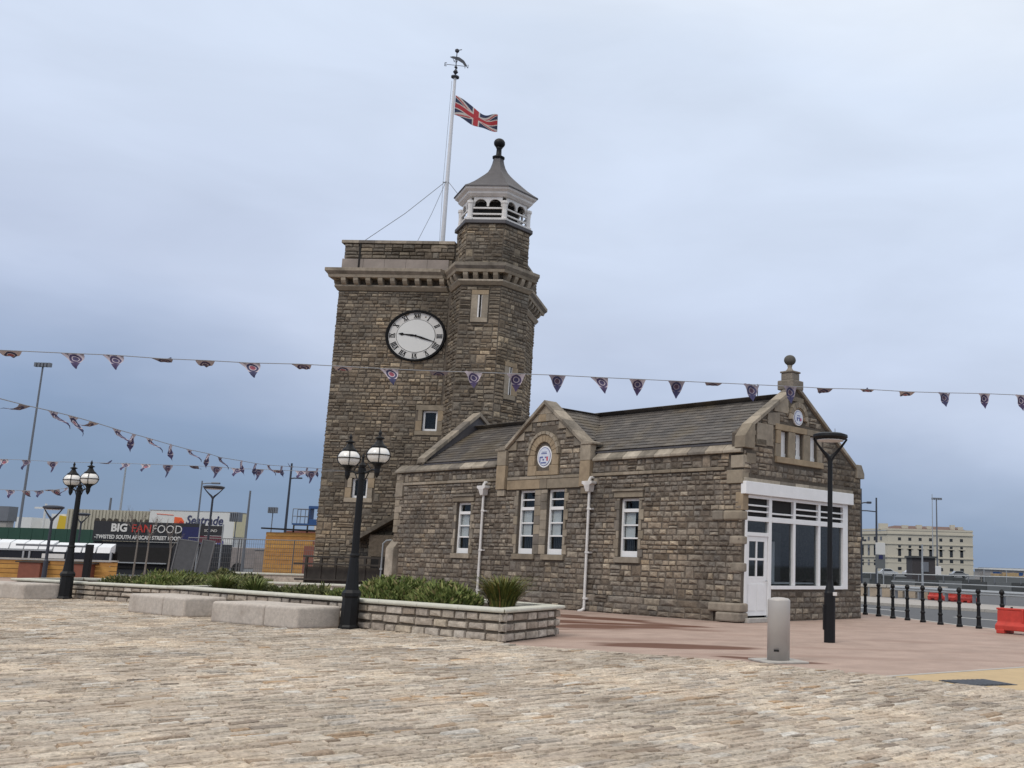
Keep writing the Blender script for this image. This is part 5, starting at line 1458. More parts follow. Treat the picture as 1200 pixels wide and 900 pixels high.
# ================================================================== BUNTING
M['string'] = mat('bunting_cord', (.25, .26, .28), .9, var=0)
def pennant_mat(name, base, ring, inner):
    m = bpy.data.materials.new(name); m.use_nodes = True; t = m.node_tree; b = t.nodes['Principled BSDF']; b.inputs['Roughness'].default_value = .8
    uv = t.nodes.new('ShaderNodeAttribute'); uv.attribute_name = 'design'
    sp_ = t.nodes.new('ShaderNodeVectorMath'); sp_.operation = 'SUBTRACT'; sp_.inputs[1].default_value = (0, -.33, 0)
    t.links.new(uv.outputs['Vector'], sp_.inputs[0])
    ln = t.nodes.new('ShaderNodeVectorMath'); ln.operation = 'LENGTH'; t.links.new(sp_.outputs[0], ln.inputs[0])
    rp = t.nodes.new('ShaderNodeValToRGB'); rp.color_ramp.interpolation = 'CONSTANT'
    ramp_fill(rp, [(0, inner), (.13, ring), (.17, base), (.27, ring)])
    t.links.new(ln.outputs['Value'], rp.inputs[0])
    sx_ = t.nodes.new('ShaderNodeSeparateXYZ'); t.links.new(uv.outputs['Vector'], sx_.inputs[0])
    gt = t.nodes.new('ShaderNodeMath'); gt.operation = 'LESS_THAN'; gt.inputs[1].default_value = -.60; t.links.new(sx_.outputs[1], gt.inputs[0])
    mx = t.nodes.new('ShaderNodeMix'); mx.data_type = 'RGBA'; t.links.new(gt.outputs[0], mx.inputs[0]); t.links.new(rp.outputs[0], mx.inputs[6]); mx.inputs[7].default_value = (*base, 1)
    t.links.new(mx.outputs[2], b.inputs['Base Color'])
    return m
PM = [pennant_mat('pennant_navy', (.03, .03, .085), (.22, .19, .225), (.07, .04, .07)), pennant_mat('pennant_plum', (.045, .03, .085), (.38, .33, .36), (.05, .04, .10)),
      pennant_mat('pennant_red', (.035, .035, .09), (.46, .40, .42), (.25, .06, .09))]
def pennant_mesh(kind, m_, r):
    W, H = .31, .32; nu, nv = 8, 6; vs = []; uv = []; fs = []
    for j in range(nv + 1):
        v = j / nv
        for i in range(nu + 1):
            u = (i / nu - .5) * (1 - v * .96)
            x = u * W; z = -v * H; y = 0
            if kind == 1:      # blown up and back
                ang = v * 1.9; z = -math.sin(ang) * H * .42; y = H * v * .9; x += v * .06
            elif kind == 2:    # folded over the cord and flicked up
                z = -v * H * .25 + max(0, v - .5) * H * .9; y = H * .7 * v; x += v * .10
            elif kind == 3:    # blown forward and twisted sideways
                y = -v * H * .45 + .04 * math.sin(v * 6); x += v * .11 + .02 * math.sin(v * 5); z = -v * H * .82
            elif kind == 4:    # nearly flat in the wind
                y = v * H * .95; z = -.03 * math.sin(v * 5) - v * .05
            else:
                y = .035 * math.sin(v * 4 + u * 5); x += .01 * math.sin(v * 3)
            vs.append((x, y + .015 * math.sin(u * 20), z)); uv.append((u, -v, 0))
    for j in range(nv):
        for i in range(nu):
            a = j * (nu + 1) + i; fs.append((a, a + 1, a + nu + 2, a + nu + 1))
    me = bpy.data.meshes.new('pennant'); me.from_pydata(vs, [], fs); me.materials.append(m_)
    at_ = me.attributes.new('design', 'FLOAT_VECTOR', 'POINT'); at_.data.foreach_set('vector', [c for q in uv for c in q])
    me.shade_smooth()
    return me
pr = random.Random(5)
PMESH = {(k, c): pennant_mesh(k, PM[c], pr) for k in range(5) for c in range(3)}
def bunting(label, pts, kinds, scale=1.0, seed=1, sag=0.0):
    o = Vector(pts[0]); t = thing('bunting_string', label, 'bunting', o, 0, 'bunting strings across the square')
    P = [Vector(p) - o for p in pts]
    MB().tube(P, .007, 5).build('cord', M['string'], t)
    r = random.Random(seed)
    for i in range(1, len(P) - 1):
        d = (P[i + 1] - P[i - 1]); yaw = math.atan2(d.y, d.x); pitch = math.asin(d.z / d.length)
        k = kinds[(i - 1) % len(kinds)]
        T = Matrix.Translation(P[i]) @ Matrix.Rotation(yaw, 4, 'Z') @ Matrix.Rotation(-pitch, 4, 'Y') @ Matrix.Rotation(r.uniform(-.25, .25), 4, 'X') @ Matrix.Diagonal((scale * r.uniform(.9, 1.08), scale, scale * r.uniform(.9, 1.05), 1))
        put('pennant', PMESH[(k, r.choice((0, 1, 2)) if k != 0 else r.choice((0, 1)))], t, T)
B1 = [(-11.59, 14.38, 4.2), (-10.09, 15.05, 4.3), (-9.35, 15.35, 4.34), (-8.85, 15.55, 4.37), (-8.22, 15.79, 4.38), (-7.65, 16.0, 4.41), (-7.05, 16.22, 4.43), (-6.32, 16.47, 4.48), (-5.71, 16.68, 4.5), (-5.03, 16.9, 4.52), (-4.25, 17.15, 4.55), (-3.71, 17.31, 4.58), (-3.02, 17.52, 4.61), (-2.34, 17.72, 4.64), (-1.63, 17.93, 4.66), (-0.96, 18.11, 4.68), (-0.27, 18.3, 4.7), (0.4, 18.48, 4.72), (1.09, 18.67, 4.74), (1.82, 18.86, 4.76), (2.49, 19.03, 4.77), (3.31, 19.23, 4.81), (4.11, 19.43, 4.82), (4.85, 19.61, 4.85), (5.68, 19.8, 4.89), (6.45, 19.98, 4.91), (8.36, 20.42, 4.95)]
bunting('longest bunting string crossing in front of the tower and the shop gable', B1, [4, 3, 3, 2, 4, 3, 2, 4, 3, 4, 0, 0, 0, 3, 0, 0, 4, 0, 0, 4, 2, 4, 0, 0, 0], 1.0, 3)
B2 = [(-9.24, 12.75, 3.41), (-9.53, 14.72, 3.45), (-9.65, 15.58, 3.48), (-9.76, 16.29, 3.5), (-9.88, 17.1, 3.51), (-10.02, 18.04, 3.51), (-10.14, 18.83, 3.52), (-10.25, 19.6, 3.53), (-10.43, 20.79, 3.54), (-10.61, 21.96, 3.56), (-10.82, 23.34, 3.61), (-10.95, 24.19, 3.61), (-11.24, 26.03, 3.7), (-11.46, 27.45, 3.76), (-11.68, 28.83, 3.84), (-11.92, 30.37, 3.95), (-12.19, 32.07, 4.07), (-12.5, 33.98, 4.21), (-12.77, 35.67, 4.33), (-13.46, 40.0, 4.63)]
bunting('bunting string sloping down from the upper left edge towards the tower', B2, [4, 3, 3, 4, 3, 0, 3, 0, 3, 0, 3, 0, 0, 3, 0, 2, 0, 0], 1.12, 4)
B3 = [(-23.89, 33.5, 4.17), (-21.78, 32.97, 4.12), (-20.94, 32.76, 4.1), (-19.92, 32.5, 4.05), (-18.11, 32.05, 4.02), (-17.29, 31.84, 4.01), (-16.59, 31.67, 3.99), (-15.79, 31.47, 3.97), (-14.91, 31.25, 3.95), (-14.12, 31.05, 3.93), (-13.46, 30.89, 3.88), (-12.72, 30.7, 3.86), (-12.11, 30.55, 3.84), (-11.36, 30.36, 3.82), (-11.0, 30.27, 3.82), (-9.92, 30.0, 3.83)]
bunting('nearly level bunting string passing behind the left twin lamp post', B3, [3, 3, 0, 2, 3, 3, 0, 4, 0, 3, 0, 4, 3, 0, 3], 1.15, 5)
B4 = [(-21.46, 31.0, 3.08), (-20.16, 31.0, 3.06), (-19.68, 31.0, 3.05), (-19.3, 31.0, 3.06), (-19.0, 31.0, 3.1), (-18.82, 31.0, 3.1), (-18.5, 31.0, 3.16), (-17.4, 29.75, 3.3)]
bunting('short low bunting string ending at the left twin lamp post', B4, [3, 1, 3, 4, 1, 3], .9, 6)

# ================================================================== TOWER FOOT: deck railing, lean-to, pipe
M['darkwood'] = mat('dark_stained_timber', (.045, .038, .032), .85, var=.3, scale=5)
rl = thing('timber_railing', 'dark timber railing at the foot of the clock tower', 'railing', (-14.9, 41.3, 0), R(-2))
for z, o_ in ((1.30, 0), (1.02, -.25), (.42, -.05)): box_obj('rail', M['darkwood'], rl, -.1 if o_ == 0 else -.35, 3.1, o_ - .05, o_ + .05, z, z + .07, None, .005)
for k in range(6): box_obj('post', M['darkwood'], rl, k * .58, k * .58 + .09, -.05, .05, 0, 1.32, None, .004)
for k in range(5): box_obj('panel_board', M['darkwood'], rl, k * .58 + .10, k * .58 + .57, -.02, .01, .06, .95)
lt = thing('lean_to', 'low slate roofed stone lean-to with a dark opening between tower and building', 'outbuilding', (-13.35, 42.43, 0), R(-2.8))
MB().prism([(0, -.75, 2.02), (1.75, -.75, 3.12), (1.75, -.75, 2.90), (0, -.75, 1.84)], (0, .73, 0)).build('roof', M['tstone'], lt, bevel=.01)
box_obj('wall', M['tstone'], lt, .75, 1.9, -.6, -.05, 1.4, 2.25); box_obj('doorway', M['darkvoid'], lt, 0.9, 2.1, -.62, -.605, 0, 1.38); box_obj('wall', M['mortar'], lt, 0, .88, -.6, -.05, 0, 1.4)
pp = thing('drain_pipe', 'thin grey pipe rising in front of the dark lean-to doorway', 'pipe', (-11.75, 40.7, 0), 0)
MB().tube([(0, 0, 0), (0, 0, 1.9), (.12, 0, 2.02), (.3, .05, 2.04)], .035, 8).build('pipe', M['galv'], pp)
MB().box(-.05, .05, -.05, .02, .9, .98).build('bracket', M['galv'], pp)

# ================================================================== LEFT BACKGROUND
M['ytimber'] = mat('yellow_stained_boards', rough=.7, var=.2, scale=4, tones=[(0, (.40, .20, .045)), (.5, (.46, .25, .06)), (1, (.36, .17, .04))], stain=.2, stain_scale=.8, stain_col=(.22, .09, .03))
M['redbrown'] = mat('red_brown_board', (.20, .07, .045), .8, var=.15)
hut = thing('timber_hut', 'yellow boarded timber hut beside the foot of the tower', 'hut', (-22.0, 55.0, 0), R(-16))
box_obj('wall', M['darkwood'], hut, 0, 8.0, .02, 4.0, 0, 2.4)
for k in range(12): box_obj('board', M['ytimber'], hut, .0, 8.0, -.03, .02, .02 + k * .205, .02 + k * .205 + .19, None, .006)
for k in range(12): box_obj('board', M['ytimber'], hut, -.05, 0, .0, 4.0, .02 + k * .205, .02 + k * .205 + .19, None, .006)
MB().prism([(-.2, -.25, 2.62), (8.2, -.25, 2.42), (8.2, -.25, 2.50), (-.2, -.25, 2.70)], (0, 4.4, 0)).build('roof', M['darkvoid'], hut)
for k in range(9): box_obj('roof_post', M['darkwood'], hut, .8 + k * .85, .86 + k * .85, 1.0, 1.06, 2.5, 2.86)
box_obj('roof_rail', M['darkwood'], hut, .8, 7.7, 1.0, 1.05, 2.86, 2.9)
box_obj('door', M['redbrown'], hut, 2.4, 6.8, -.08, -.032, 0, 1.8)
box_obj('door_lintel', M['redbrown'], hut, 2.9, 6.8, -.09, -.032, 1.9, 2.1)
MB().lathe([(.06, 0), (.1, .05), (.06, .1)], (4.2, -.1, 2.15), 8).build('wall_lamp', M['iron'], hut)
# cherry picker basket above the hut
M['blue'] = mat('blue_machine_paint', (.02, .07, .20), .5, var=.1)
ck_ = thing('cherry_picker', 'blue lifting platform machine showing above the hut roof', 'lift', (-28.0, 80, 0), 0)
MB().box(-.9, 1.0, -.8, .8, 0, 1.0).build('chassis', M['blue'], ck_, bevel=.05)
MB().tube([(.9, 0, .8), (.3, 0, 3.2), (-.15, 0, 4.05)], .14, 8).build('boom', M['blue'], ck_)
mb = MB(); mb.box(-2.0, .1, -.5, .5, 3.5, 3.62)
mb.build('platform', M['blue'], ck_)
mb = MB()
for x in (-2.0, -1.4, -.8): 
    for y in (-.48, .48): mb.tube([(x, y, 3.62), (x, y, 4.7)], .03, 5)
for z in (4.15, 4.7):
    for y in (-.48, .48): mb.tube([(-2.0, y, z), (-.8, y, z)], .03, 5)
mb.build('guard_rail', M['grey_pole'], ck_)
mb = MB(); mb.box(-.85, .25, -.45, .45, 3.62, 3.95); mb.box(-.85, .25, -.45, .45, 4.75, 4.95); mb.box(-.85, -.72, -.45, .45, 3.95, 4.75); mb.box(.1, .25, -.45, .45, 3.95, 4.75); mb.build('control_box', M['blue'], ck_)

# fence panels (mesh) in front of the hut
M['mesh'] = mat('galvanised_fence', (.16, .165, .17), .5, var=.1, metal=.4)
def mesh_panel(label, loc, rz, L=3.2, H=2.0):
    t = thing('fence_panel', label, 'fence', loc, rz, 'temporary wire fence panels')
    MB().tube([(0, 0, 0), (0, 0, H), (L, 0, H), (L, 0, 0)], .03, 6).build('frame', M['mesh'], t)
    MB().tube([(0, 0, .25), (L, 0, .25)], .02, 5).build('bottom_rail', M['mesh'], t)
    mb = MB()
    for k in range(1, int(L / .1)): mb.box(k * .1 - .005, k * .1 + .005, -.004, .004, .25, H)
    for k in range(1, 8): mb.box(0, L, -.008, -.004, .25 + k * .22, .26 + k * .22)
    mb.build('wires', M['mesh'], t, stuff=True)
    box_obj('block_foot', M['pavegrey'], t, -.3, .3, -.12, .12, 0, .13, None, .02)
for i, (x, y, rz_, lb) in enumerate([(-23.2, 49.0, -6, 'wire fence panel in front of the food container end'), (-20.6, 48.4, -3, 'wire fence panel just right of the forked street lamp'), (-17.9, 48.0, -10, 'wire fence panel nearest the yellow hut')]):
    mesh_panel(lb, (x, y, 0), R(rz_), 2.6)
# leaning dark panels beside the street lamp
for i, (x, lab) in enumerate([(-23.9, 'grey cloth covered fence panel leaning in front of the container'), (-22.9, 'narrow grey cloth covered panel leaning beside the street lamp')]):
    t = thing('screen_panel', lab, 'fence', (x + .85, 47.2 + i * .2, 0), R(8)); F = Matrix.Rotation(R(7), 4, 'Y')
    box_obj('frame', M['mesh'], t, -.02, .03, -.03, .03, 0, 1.95, F); box_obj('frame', M['mesh'], t, 0.85 - i * .35, 0.9 - i * .35, -.03, .03, 0, 1.95, F); box_obj('frame', M['mesh'], t, .03, 0.85 - i * .35, -.02, .02, 1.9, 1.95, F)
    box_obj('cloth', mat('grey_screen_cloth', (.085, .09, .098), .9), t, .03, 0.85 - i * .35, -.008, .0, .1, 1.9, F)
# bare young trees
M['bark'] = mat('pale_bare_bark', (.19, .17, .15), .9, var=.2)
def bare_tree(label, x, y, h, seed):
    r = random.Random(seed); t = thing('bare_tree', label, 'tree', (x, y, 0), 0, 'bare young trees')
    MB().tube([(0, 0, 0), (.03, 0, h * .4), (0, .02, h * .6)], [.05, .035, .022], 6).build('trunk', M['bark'], t)
    mb = MB()
    def br(p, d, L, rad, dep):
        q = p + d * L; mb.tube([p, q], [rad, rad * .6], 4, cap=False)
        if dep:
            for _ in range(3): br(p + d * L * r.uniform(.5, 1), (d + Vector((r.gauss(0, .4), r.gauss(0, .4), r.uniform(0, .4)))).normalized(), L * .62, rad * .6, dep - 1)
    for _ in range(5): br(Vector((0, 0, h * r.uniform(.4, .6))), Vector((r.gauss(0, .35), r.gauss(0, .35), 1)).normalized(), h * .2, .013, 2)
    mb.build('crown', M['bark'], t)
bare_tree('bare young tree in front of the food container doors', -26.6, 52, 3.6, 1)
bare_tree('bare young tree with a forked stem right of the food sign', -24.5, 50, 3.2, 2)
bare_tree('bare young tree left of the seaside warehouse lettering', -28.2, 54, 4.0, 3)

# food container with sign
M['cblack'] = mat('black_container', (.015, .016, .02), .6, var=.15)
M['signwhite'] = mat('sign_white', (.6, .6, .58), .5, var=.05)
M['signred'] = mat('sign_red', (.42, .03, .02), .5, var=.05)
fc = thing('food_container', 'black street food container with a white and red lettered sign', 'food stall', (-32.75, 58, 0), R(-1))
box_obj('body', M['cblack'], fc, 0, 6.6, .1, 2.6, 0, 1.78)
box_obj('serving_hatch', M['darkvoid'], fc, 1.4, 4.4, .02, .1, .35, 1.5); box_obj('counter', M['galv'], fc, 1.5, 4.3, -.15, .02, .62, .68)
for k in range(9): box_obj('container_rib', M['cblack'], fc, 4.55 + k * .22, 4.65 + k * .22, .04, .1, .05, 1.7)
sg = box_obj('sign', M['cblack'], fc, 0, 6.1, -.05, .099, 1.80, 2.86)
text_mesh('BIG', .58, M['signwhite'], 'lettering', sg, Matrix.Translation((.98, -.07, 2.33)), .012, sx=1.02, bold=.022)
text_mesh('FAN', .60, M['signred'], 'lettering', sg, Matrix.Translation((2.12, -.07, 2.31)), .012, sx=.98, bold=.008)
text_mesh('FOOD', .62, M['signwhite'], 'lettering', sg, Matrix.Translation((3.26, -.07, 2.30)), .012, sx=.96, bold=-.004)
text_mesh('-TWISTED SOUTH AFRICAN STREET FOOD-', .29, M['signwhite'], 'lettering', sg, Matrix.Translation((.12, -.07, 1.92)), .012, sx=.86, bold=.008)
box_obj('poster', M['galv'], fc, .05, .55, .03, .09, .35, 1.55); box_obj('poster', M['signwhite'], fc, .68, 1.0, .03, .09, .35, 1.4)
M['navy'] = mat('navy_cloth', (.015, .02, .09), .8, var=.2)
s2 = thing('banner', 'small dark blue and maroon banner beside the food sign', 'banner', (-27.4, 57, 0), 0)
box_obj('cloth', M['navy'], s2, .0, .95, 0, .04, 1.9, 2.65); box_obj('cloth', M['cblack'], s2, .97, 2.2, 0, .04, 2.22, 2.75); box_obj('cloth', mat('maroon_cloth', (.10, .015, .03), .8), s2, .97, 2.2, 0, .04, 1.85, 2.2)
MB().tube([(.95, 0, 0), (.95, 0, 2.85)], .04, 6).build('post', M['galv'], s2); MB().tube([(2.2, 0, 0), (2.2, 0, 2.85)], .04, 6).build('post', M['galv'], s2)
text_mesh('SOUND', .2, M['signwhite'], 'lettering', s2, Matrix.Translation((1.2, -.02, 2.42)), .008)

# warehouses / trailers behind
M['beige'] = mat('beige_corrugated_wall', (.42, .39, .31), .8, var=.12, scale=2, stain=.35, stain_scale=.6, stain_col=(.24, .21, .17))
M['trwhite'] = mat('white_warehouse', (.62, .62, .60), .6, var=.06, scale=1, stain=.2, stain_scale=.3, stain_col=(.48, .47, .42))
M['cream'] = mat('cream_end_wall', (.62, .56, .36), .7, var=.08)
M['archbrown'] = mat('dark_arch_paint', (.05, .04, .03), .8)  # dark brown paint of the small arches on the beige shed wall
M['letblue'] = mat('lettering_navy', (.03, .035, .10), .5); M['letviolet'] = mat('lettering_violet', (.06, .05, .30), .5)
M['orange'] = mat('logo_orange', (.75, .12, .03), .5)
wh_ = thing('warehouse', 'beige ribbed shed wall with small dark painted arches above the food sign', 'shed', (-46.2, 78, 0), R(1))
box_obj('wall', M['beige'], wh_, 0, 7.4, 0, 2, 0, 4.15)
for k in range(30): box_obj('wall_rib', M['beige'], wh_, .05 + k * .245, .17 + k * .245, -.06, 0, 0, 4.15)
for k in range(11):
    x = 2.15 + k * .46
    if k in (4, 5, 7): box_obj('opening', M['archbrown'], wh_, x + .1, x + .25, -.09, -.062, 3.35, 3.5); continue
    mb = MB(); mb.prism([(x + .18 + .2 * math.cos(PI * i / 8), -.09, 3.3 + .25 * math.sin(PI * i / 8)) for i in range(9)] + [(x - .02, -.09, 3.1), (x + .3, -.09, 3.1)], (0, .03, 0)); mb.build('opening', M['archbrown'], wh_)
sw = thing('warehouse', 'white warehouse with dark blue lettering and an orange logo right of the food sign', 'shed', (-38.5, 75, 0), R(0))
box_obj('wall', M['trwhite'], sw, 0, 6.1, 0, 1.9, 0, 4.12); box_obj('end_wall', M['cream'], sw, 6.102, 6.2, .02, 1.9, 2.4, 4.08); box_obj('roof_edge', M['pavegrey'], sw, -.05, 6.2, -.02, 1.9, 4.122, 4.16)
box_obj('skirting', M['pavegrey'], sw, 0, 5.8, -.06, -.002, 0, 1.15)
text_mesh('Seatrade', .88, M['letblue'], 'lettering', sw, Matrix.Translation((2.62, -.03, 3.22)), .01, sx=.86, bold=.012, shear=.2)
text_mesh('Seatrade', .80, M['letviolet'], 'lettering', sw, Matrix.Translation((3.05, -.03, 1.75)), .01, sx=.86, bold=.012, shear=.2)
mb = MB(); mb.prism([(1.8, -.03, 3.2), (2.5, -.03, 3.12), (2.5, -.03, 3.4), (2.3, -.03, 3.66), (1.8, -.03, 3.7)], (0, .03, 0)); mb.build('logo', M['orange'], sw)
mb = MB(); mb.prism([(2.1, -.045, 3.2), (2.48, -.045, 3.16), (2.45, -.045, 3.36), (2.25, -.045, 3.42)], (0, .01, 0)); mb.build('logo', M['signred'], sw)
st = MB(); st.prism([(.5, -.03, 3.86), (1.7, -.03, 3.80), (1.7, -.03, 3.84), (.5, -.03, 3.90)], (0, .02, 0)); st.build('stripe', M['orange'], sw)
# grey lower van and clutter behind the fence
M['clutter'] = mat('grey_brown_boxes', (.26, .23, .22), .85, var=.3, scale=1.2)
gb = thing('cargo_box', 'grey brown covered trailer body behind the wire fence', 'trailer', (-26.5, 66, 0), 0)
box_obj('body', M['clutter'], gb, -2.6, 1.6, 0, 2.2, .35, 1.65, None, .06); MB().lathe([(.35, -.1), (.35, .1)], (0, 0, 0), 12).build('wheel', M['iron'], gb, Matrix.Translation((-1.5, 0, .35)) @ Matrix.Rotation(PI / 2, 4, 'X')); MB().lathe([(.35, -.1), (.35, .1)], (0, 0, 0), 12).build('wheel', M['iron'], gb, Matrix.Translation((.6, 0, .35)) @ Matrix.Rotation(PI / 2, 4, 'X'))
# pale chapel like building with small spire
ch = thing('chapel', 'distant pale building with a small pointed turret and arch', 'building', (-44.5, 118, 0), 0)
M['palepink'] = mat('pale_render', (.52, .46, .38), .8, var=.08)
box_obj('wall', M['palepink'], ch, -.5, 7.5, 0, 5, 0, 3.6); MB().lathe([(1.0, 3.4), (.95, 5.2), (.5, 5.4), (.45, 6.1), (.02, 7.3)], (3.1, 1.2, 0), 8).build('turret', M['palepink'], ch)
box_obj('roof', M['redbrown'], ch, -.7, 7.7, -.1, 5.1, 3.602, 3.78)
mb = MB(); mb.prism([(5.5 + 1.1 * math.cos(PI * i / 10), -.05, 1.6 + 1.1 * math.sin(PI * i / 10)) for i in range(11)] + [(4.4, -.05, 0), (6.6, -.05, 0)], (0, .04, 0)); mb.build('archway', M['grey_pole'], ch)
# person in blue standing beyond the fence (few pixels)
# poles
def pole(label, x, y, h, r_, m_, arm=None, z0=0, head=None, group='lamp columns in the distance'):
    t = thing('lamp_column', label, 'lamp post', (x, y, z0), 0, group)
    MB().tube([(0, 0, 0), (0, 0, h)], [r_, r_ * .6], 8).build('column', m_, t)
    if arm:
        for (dx, z, L) in arm:
            MB().tube([(0, 0, z), (L * .3, 0, z + .05), (L, 0, z + .05)], r_ * .45, 6).build('arm', m_, t)
            MB().box(min(L, L * .55), max(L, L * .55), -.12, .12, z + .0, z + .12).build('lamp_head', m_, t, bevel=.03)
    if head:
        mb = MB(); mb.box(-head, head, -.15, .15, h - .1, h + .12)
        for k in range(5): mb.box(-head + k * head * .45, -head + k * head * .45 + head * .3, -.4, .2, h - .5, h + .1)
        mb.build('floodlights', m_, t)
    return t
pole('very tall floodlight mast at the far left', -95.38, 150, 27.6, .2, M['grey_pole'], head=1.1)
pole('dark blue lamp column with a small arm above the timber hut', -32.55, 85, 8.6, .13, M['dark_pole'], arm=[(1, 7.35, .95)])
pole('grey lamp column with a curved top in front of the white warehouse', -32.7, 70, 6.0, .08, M['grey_pole'], arm=[(1, 5.8, 1.2)])
pole('plain grey pole between the white warehouse and the hut', -27.3, 65, 5.15, .10, M['grey_pole'])
pole('thin grey lamp column with a flat head left of the timber hut', -43.6, 110, 5.9, .08, M['grey_pole'], head=.4)
pole('faint tall pole above the beige shed', -108.4, 200, 17.4, .25, M['galv'])
pole('short dark pole above the beige shed', -49.7, 90, 5.6, .14, M['grey_pole'])
pole('small lamp column in front of the cream warehouse end', -31.0, 72, 3.9, .06, M['grey_pole'], head=.3)

# shelter with white vaulted top, dark glazed sides
M['whiteroof'] = mat('white_translucent_roof', (.72, .74, .76), .4, var=.05)
sh = thing('glazed_shelter', 'dark glazed shelter with a segmented white curved roof at the far left', 'shelter', (-36.3, 52, 0), R(0))
for k in range(11):
    if k >= 7:
        MB().prism([(k * .72 + .02, 0, 1.16), (k * .72 + .02, .1, 1.44), (k * .72 + .02, .5, 1.62), (k * .72 + .02, .5, 1.16)], (.64, 0, 0)).build('roof_panel', M['whiteroof'], sh)
    else:
        MB().prism([(k * .72 + .02, 0, 1.26), (k * .72 + .02, .1, 1.54), (k * .72 + .02, .5, 1.70), (k * .72 + .02, .5, 1.26)], (.66, 0, 0)).build('roof_panel', M['whiteroof'], sh)
box_obj('frame', M['galv'], sh, -.5, 5.05, -.03, .03, 1.18, 1.25); box_obj('frame', M['galv'], sh, -.5, 8, -.04, .02, .66, .76)
M['darkglass'] = mat('dark_tinted_glazing', (.01, .012, .018), .12, var=0)
box_obj('glazing', M['darkglass'], sh, -.5, 8, .04, .08, .3, 1.2); box_obj('room_backing', M['darkvoid'], sh, -.5, 8, .5, .6, 0, 1.25)
for k in (0, 3.6, 3.9, 7.9): box_obj('post', M['galv'], sh, k, k + .08, -.03, .04, .3, 1.2)
pf = box_obj('notice', M['signwhite'], sh, 4.55, 5.65, -.0, .03, .84, 1.06)
ww = thing('timber_wall', 'low orange brown boarded wall with brick red boxes at the left', 'wall', (-31.5, 47, 0), R(0))
for k in range(4): box_obj('board', M['ytimber'], ww, 0, 6.2, 0, .05, .02 + k * .2, .2 + k * .2, None, .006)
box_obj('top_rail', M['kerb'], ww, 0, 6.2, -.06, .12, .82, .88)
for x in (2.1, 4.3): box_obj('brick_box', M['redbrown'], ww, x, x + .95, -.4, -.01, 0, .7); box_obj('box_lid', M['darkwood'], ww, x - .15, x + 1.1, -.45, 0.04, .70, .76)
w2 = thing('timber_wall', 'short orange boarded wall left of the food container hatch', 'wall', (-28.5, 50, 0), R(0))
for k in range(3): box_obj('board', M['ytimber'], w2, 0, 1.2, 0, .05, .1 + k * .22, .3 + k * .22, None, .006)
# dark posts in front of the container
for i, x in enumerate((-26.9, -28.3)):
    pass
t = thing('gate_post', 'dark timber gate post left of the food container', 'post', (-24.35, 43, 0), 0); MB().box(-.12, .12, -.1, .1, 0, 1.55).build('post', M['iron'], t, bevel=.01); MB().box(-3, 0, -.03, .03, 1.42, 1.5).build('rail', M['grey_pole'], t)
# green container and grey block
M['green'] = mat('dark_green_container', (.012, .055, .035), .6, var=.15, scale=1)
gc = thing('green_container', 'dark green hoarding behind the glazed shelter', 'hoarding', (-47.5, 70, 0), 0)
for k in range(11): box_obj('panel', M['green'], gc, k * .78, k * .78 + .76, 0, .1, 0, 2.55)
gb2 = thing('grey_cabin', 'grey flat roofed cabin at the far left edge', 'cabin', (-49.0, 72, 0), 0)
box_obj('wall', M['pavegrey'], gb2, 0, 2.3, 0, .8, 0, 3.0); box_obj('roof', M['grey_pole'], gb2, -.1, 2.4, -.1, .9, 3.0, 4.0)
# ferry and port buildings
M['yellow'] = mat('yellow_superstructure', (.55, .38, .02), .6)
sp_ = thing('ship', 'distant white ship with a yellow deck house', 'ship', (-192, 300, 0), 0)
box_obj('hull', M['trwhite'], sp_, -1, 26, 0, 20, 0, 5.5); box_obj('deck_house', M['trwhite'], sp_, 0, 4.5, 0, 10, 5.5, 9.0); box_obj('deck_house', M['trwhite'], sp_, 10, 14, 0, 10, 5.5, 10.2)
MB().prism([(12.2, -.5, 5.8), (18.5, -.5, 5.6), (18.2, -.5, 7.0), (16, -.5, 7.6), (15.4, -.5, 9.4), (12.6, -.5, 9.8)], (0, 6, 0)).build('deck_house', M['yellow'], sp_)
MB().tube([(8, 0, 5), (8, 0, 13)], .3, 6).build('mast', M['trwhite'], sp_); MB().box(5, 11, -.3, .3, 11.5, 12.0).build('radar_arm', M['trwhite'], sp_)
box_obj('stern_house', M['galv'], sp_, 18, 26, -.3, 6, 5.5, 6.3)
vb = thing('white_dome', 'small white round satellite dome beside the beige shed', 'dome', (-45.2, 66, 0), 0)
MB().lathe([(.1, 1.6), (.4, 1.8), (.5, 2.15), (.42, 2.5), (.05, 2.75)], (0, 0, 0), 14).build('dome', M['trwhite'], vb, smooth=True); MB().tube([(0, 0, 0), (0, 0, 1.7)], .08, 6).build('stand', M['grey_pole'], vb)

# ================================================================== RIGHT BACKGROUND
M['hotel'] = mat('cream_stucco', (.48, .445, .365), .8, var=.06, scale=.3)
M['hroof'] = mat('brown_roof', (.13, .075, .06), .8, var=.15)
M['wdark'] = mat('dark_window_glass', (.02, .022, .025), .2, var=0)
hx, hy = 66.9, 350.0
ht = thing('hotel_building', 'large cream four storey hotel block far beyond the road', 'building', (hx, hy, 0), 0)
HW, HH = 28.5, 14.2
